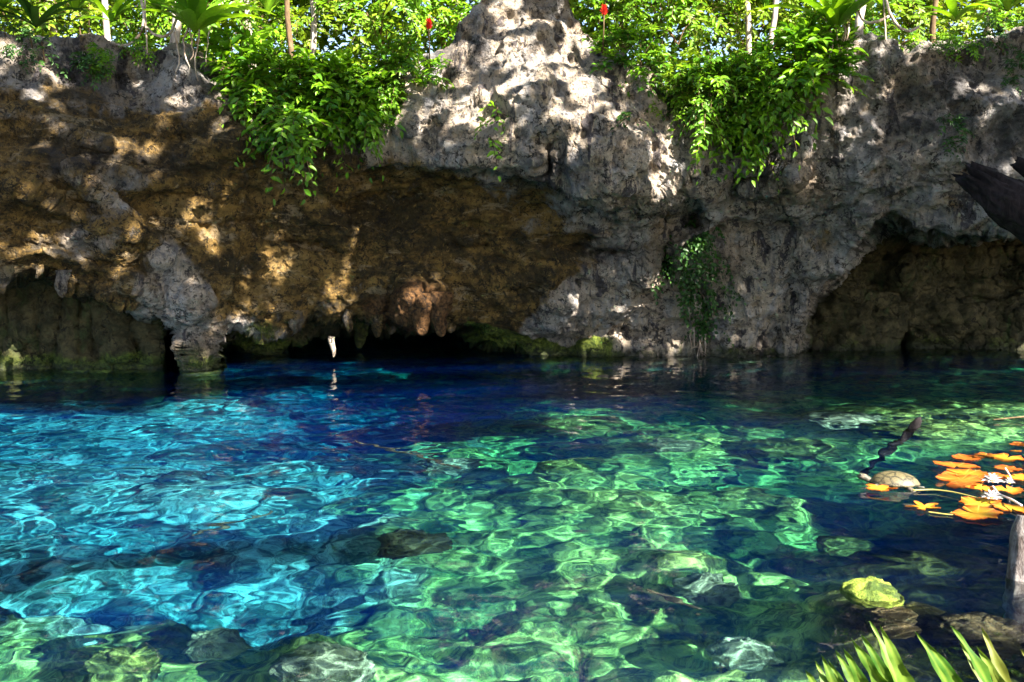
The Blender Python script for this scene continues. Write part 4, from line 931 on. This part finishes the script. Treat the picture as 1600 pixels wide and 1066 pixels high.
for i, (px, py, r, t, lab, star, tilt, sub) in enumerate([
 (1495,728,33,.35,'large orange pad overlapping the other orange pads, farthest of their pile',0,.3,0), (1507,741,31,.5,'large orange pad in the middle of the overlapping orange pile',0,.2,0), (1500,750,34,.3,'orange-brown pad at the near left of the overlapping orange pile',0,.1,0), (1503,759,22,.05,'small red-rimmed pad at the front of the orange pile',0,.1,0),
 (1533,763,24,.75,'yellow-orange pad with ragged edge under the white flower',0,.0,0), (1574,765,24,.85,'yellow pad beside the small white bloom',0,.0,0), (1443,792,27,.95,'bright yellow star-lobed pad floating alone',.62,0,0), (1532,786,30,.7,'orange-yellow pad under the nearer white flower',0,.15,0),
 (1527,803,37,.55,'broad orange pad, nearest to the viewer',0,.1,0), (1581,794,29,.9,'yellow pad by the top of the wooden post',0,.1,0), (1572,716,26,.85,'yellow pad farthest back at the right',0,.0,0), (1538,713,22,.25,'dull brownish pad just awash behind the orange pile',0,0,.012), (1587,705,8,.45,'tiny orange pad behind the yellow ones',0,.2,0),
 (1576,733,20,.12,'dark orange pad by the upright pale stem',0,0,.008), (1594,746,24,.9,'yellow pad cut by the right edge of view',0,0,0), (1376,763,24,.85,'yellow jagged pad tucked against the turtle',.35,0,0), (1595,695,16,.15,'brownish pad at the far right, half sunk',0,0,.01), (1556,744,18,.3,'dull small pad between orange pile and upright stem',0,0,.006), (1510,716,20,.2,'dim sunken pad at the back left of the group',0,0,.016)]):
    lily_pad(px, py, r * 1.14, t, lab, i, 11 + i % 4, .10 + .03 * (i % 3), 1, tilt + .05, sub, star)
PET = Mat('white_petal'); PETM = PET.pbr((.55, .53, .56), .5, None, .4, (.8, .8, .78), .25)
YEL = Mat('yellow_stamen'); YELM = YEL.pbr((.75, .45, .03), .6)
for i, (px, py, r, lab, hz) in enumerate([(1551,757,14,'white water lily flower between the orange pile and the yellow pads',.05), (1550,783,13,'white water lily flower on the nearer orange-yellow pad',.05), (1577,758,6,'small white lily bloom right of the larger flower',.04)]):
    c = onwater(np.array(float(px)), np.array(float(py)), hz * .4); R = r / F * c[1] * 1.15; root = empty('lily_flower', c, lab, 'flower', 'white lily flowers among the pads'); mb = MB()
    for ring, (nn_, el) in enumerate(((8, .35), (7, .75), (5, 1.15))):
        a = np.arange(nn_) * 2 * np.pi / nn_ + ring * .4; ax = np.stack([np.cos(a) * math.cos(el), np.sin(a) * math.cos(el), np.full(nn_, math.sin(el))], -1)
        leaves(mb, np.tile([0, 0, .01 + .004 * ring], (nn_, 1)) + ax * .01, ax, np.cross(ax, np.stack([-np.sin(a), np.cos(a), 0 * a], -1)), np.full(nn_, R * (1 - .12 * ring)), np.full(nn_, R * .42), np.full(nn_, .5))
    mb.build('petals', PETM, root); mb = MB(); rg = np.random.default_rng(i)
    for k in range(9): a = k * .7; mb.tube([(.003 * math.cos(a), .003 * math.sin(a), .01), (R * .2 * math.cos(a), R * .2 * math.sin(a), R * .42)], [.003, .0025], 4)
    mb.build('stamens', YELM, root)
def stem_(pts, lab, r=.006, mat=None):
    P_ = np.array([onwater(np.array(float(x)), np.array(float(y)), z) for x, y, z in pts]); n = 24; t = np.linspace(0, len(P_) - 1, n); q = np.stack([np.interp(t, range(len(P_)), P_[:, k]) for k in range(3)], -1)
    for _ in range(3): q[1:-1] = .25 * q[:-2] + .5 * q[1:-1] + .25 * q[2:]
    mb = MB(); mb.tube(q - q[0], r, 6); o = mb.build('floating_stalk', mat or STEMM); o.location = tuple(q[0]); tag(o, lab, 'stalk', 'lily stalks')
STEMM = Mat('lily_stem_green').pbr((.30, .24, .06), .5); PALESTEM = Mat('pale_stem').pbr((.70, .62, .60), .5)
stem_([(1426,766,.012),(1458,765,.016),(1490,769,.02),(1534,780,.02)], 'long ochre lily stem running from the turtle to the pads', .005)
stem_([(1551,760,.02),(1560,772,.035),(1580,780,.05),(1596,790,.06)], 'pale lily stem from the white flower towards the post', .006, PALESTEM)
stem_([(1582,753,.01),(1577,742,.06),(1571,732,.13)], 'upright pale stem standing among the pads', .005, PALESTEM)
stem_([(1450,800,.008),(1480,804,.006),(1500,805,.008)], 'short greenish stem behind the yellow star-lobed pad', .004)

# ================================================================== TURTLE
c = onwater(np.array(1396.), np.array(757.), .0); sc_ = c[1] / F
tur = empty('turtle', c, 'small speckled turtle floating beside a jagged yellow lily pad', 'turtle'); tur.rotation_euler = (0, 0, math.radians(158))
SH = Mat('turtle_shell'); P = SH.objc(); vo = SH.n('ShaderNodeTexVoronoi', feature='DISTANCE_TO_EDGE'); vo.inputs['Scale'].default_value = 17; SH.put(vo.inputs['Vector'], P); n = SH.noise(160, 3, .7, P)
shc = SH.mix(SH.rng(vo.outputs['Distance'], .03, .16, 1, 0), (.085, .07, .035), (.018, .016, .010)); shc = SH.mix(SH.rng(n, .5, .62, 0, .7), shc, (.15, .125, .065)); SHM = SH.pbr(shc, .5, SH.bump(n, .5, .004), .4)
SK = Mat('turtle_skin'); sn = SK.noise(60, 3, .6, SK.objc()); SKM = SK.pbr(SK.mix(SK.rng(sn, .45, .6), (.05, .05, .035), (.14, .11, .085)), .5)
L_ = 36 * sc_
th = np.linspace(0, np.pi, 20); ph = np.linspace(0, 2 * np.pi, 40, endpoint=False); T, Q = np.meshgrid(th, ph, indexing='ij')
x = np.sin(T) * np.cos(Q) * L_ * (1 - .06 * np.cos(Q)); y = np.sin(T) * np.sin(Q) * L_ * .78; z = np.where(np.cos(T) > 0, np.cos(T) * L_ * .50, np.cos(T) * L_ * .16) + .012
flare = np.exp(-((T - 1.6) / .18) ** 2); x *= 1 + .05 * flare; y *= 1 + .05 * flare
ii = np.arange(20 * 40).reshape(20, 40); jj = np.roll(ii, -1, 1)
build('shell', np.stack([x, y, z], -1).reshape(-1, 3), [np.stack([ii[:-1], ii[1:], jj[1:], jj[:-1]], -1).reshape(-1, 4)], SHM, tur)
mb = MB()
mb.tube([(L_*.6, 0, .0), (L_*.95, 0, .012), (L_*1.2, 0, .030), (L_*1.38, 0, .036), (L_*1.52, 0, .032)], [L_*.16, L_*.13, L_*.15, L_*.15, L_*.06], 12); mb.build('head', SKM, tur)
for sx, sy, ex in ((.55, .55, .45), (.55, -.55, .45), (-.55, .5, -.4), (-.55, -.5, -.4)):
    mb = MB(); mb.tube([(L_*sx, L_*sy*.8, -.004), (L_*(sx+ex*.5), L_*sy*1.5, -.010), (L_*(sx+ex*.75), L_*sy*1.95, -.016), (L_*(sx+ex*.6), L_*sy*2.2, -.02)], [L_*.17, L_*.15, L_*.14, L_*.04], 10); mb.build('leg', SKM, tur)
mb = MB(); mb.tube([(-L_*.8, 0, 0), (-L_*1.1, .01, -.002), (-L_*1.28, .015, .0)], [L_*.09, L_*.05, L_*.015], 8); mb.build('tail', SKM, tur)
EY = Mat('eye').pbr((.02, .02, .02), .1)
for sy in (1, -1):
    v, f = blob(np.random.default_rng(1), 10, 8, 0.0, (.006, .006, .006)); e = build('eye', v, [f], EY, tur); e.location = (L_ * 1.38, sy * L_ * .12, .046)

# ================================================================== FERN IN FRONT
tips = [(1266,1056,1304,1130),(1294,1030,1345,1140),(1318,1012,1372,1135),(1345,990,1400,1132),(1259,1047,1300,1130),(1274,1033,1318,1140),(1284,1024,1330,1138),(1305,1016,1368,1130),(1330,997,1388,1125),(1359,971,1420,1140),(1375,977,1446,1135),(1431,988,1500,1135),(1444,1000,1528,1140),(1500,1005,1575,1140),(1487,979,1560,1130),(1534,981,1600,1140),(1526,1010,1590,1150),(1595,1015,1660,1140)]
fr = empty('fern', (1.05, 1.85, .18), 'sunlit fern with long bright green leaflets in the lower right corner', 'fern'); fo = np.array(fr.location)
groups = [tips[:11], tips[11:15], tips[15:]]
for gi, g in enumerate(groups):
    Yf = 2.05 + .06 * gi; base = np.array([at(np.array(float(b[2])), np.array(float(b[3])), Yf) for b in g]); mb = MB(); m = 16; t = np.linspace(0, 1, m); rgf = np.random.default_rng(gi + 70)
    # each frond: a rachis carrying the leaflets, rising from the crown of the fern on the bank
    rach = np.concatenate([[fo + [0, 0, .0]], base[::-1]]) if gi == 0 else np.concatenate([[fo], base])
    rb = MB(); q = np.array([rach[0], .5 * (rach[0] + rach[1]) + [0, .04, .02], *rach[1:]]); rb.tube(q - fo, np.linspace(.006, .003, len(q)), 6); fo_ = rb.build('frond', TWIG, fr)
    for i, (tx, ty, bx_, by_) in enumerate(g):
        tip = at(np.array(float(tx)), np.array(float(ty)), Yf + rgf.uniform(-.10, .10)); b = base[i]; ax = tip - b; L = np.linalg.norm(ax)
        sp = b + ax * t[:, None] + np.array([1, 0, 0]) * (.08 * L * np.sin(np.pi * t) * rgf.uniform(-.3, 1))[:, None] + np.array([0, -.10 * L, 0]) * (np.sin(np.pi * t))[:, None]
        sd = unit(np.cross(unit(ax), np.array([rgf.uniform(-.5, .5), -1., .35]))); nrm = unit(np.cross(sd, unit(ax)))
        w = .0165 * (L / .23) ** .3 * np.minimum(1, (1 - t) ** .62 * 1.35) * np.minimum(1, .45 + t * 3); wob = 1 + .16 * np.sin(t * 21 + rgf.uniform(0, 6)) * (t > .05)
        cols = []
        for s_ in (-1, -.5, 0, .5, 1):
            cols.append(sp + sd * (w * s_ * (wob if abs(s_) == 1 else 1))[:, None] + nrm * (abs(s_) * w * .42 + .004 * np.sin(t * 19 + s_ * 2) * abs(s_))[:, None])
        V = np.stack(cols, 1).reshape(-1, 3) - fo; n5 = gridfaces(m, 5)
        rib = np.tile(np.array([0, 0, 1., 0, 0]), m); o = build('leaflet', V, [n5], FERN, fo_, True, {'tint': np.clip(rgf.uniform(.2, .6) + .5 * rib + .12 * np.repeat(np.sin(t * 23), 5), 0, 1)})  # cross-stripes in the tint imitate sun dapple; midrib is lighter
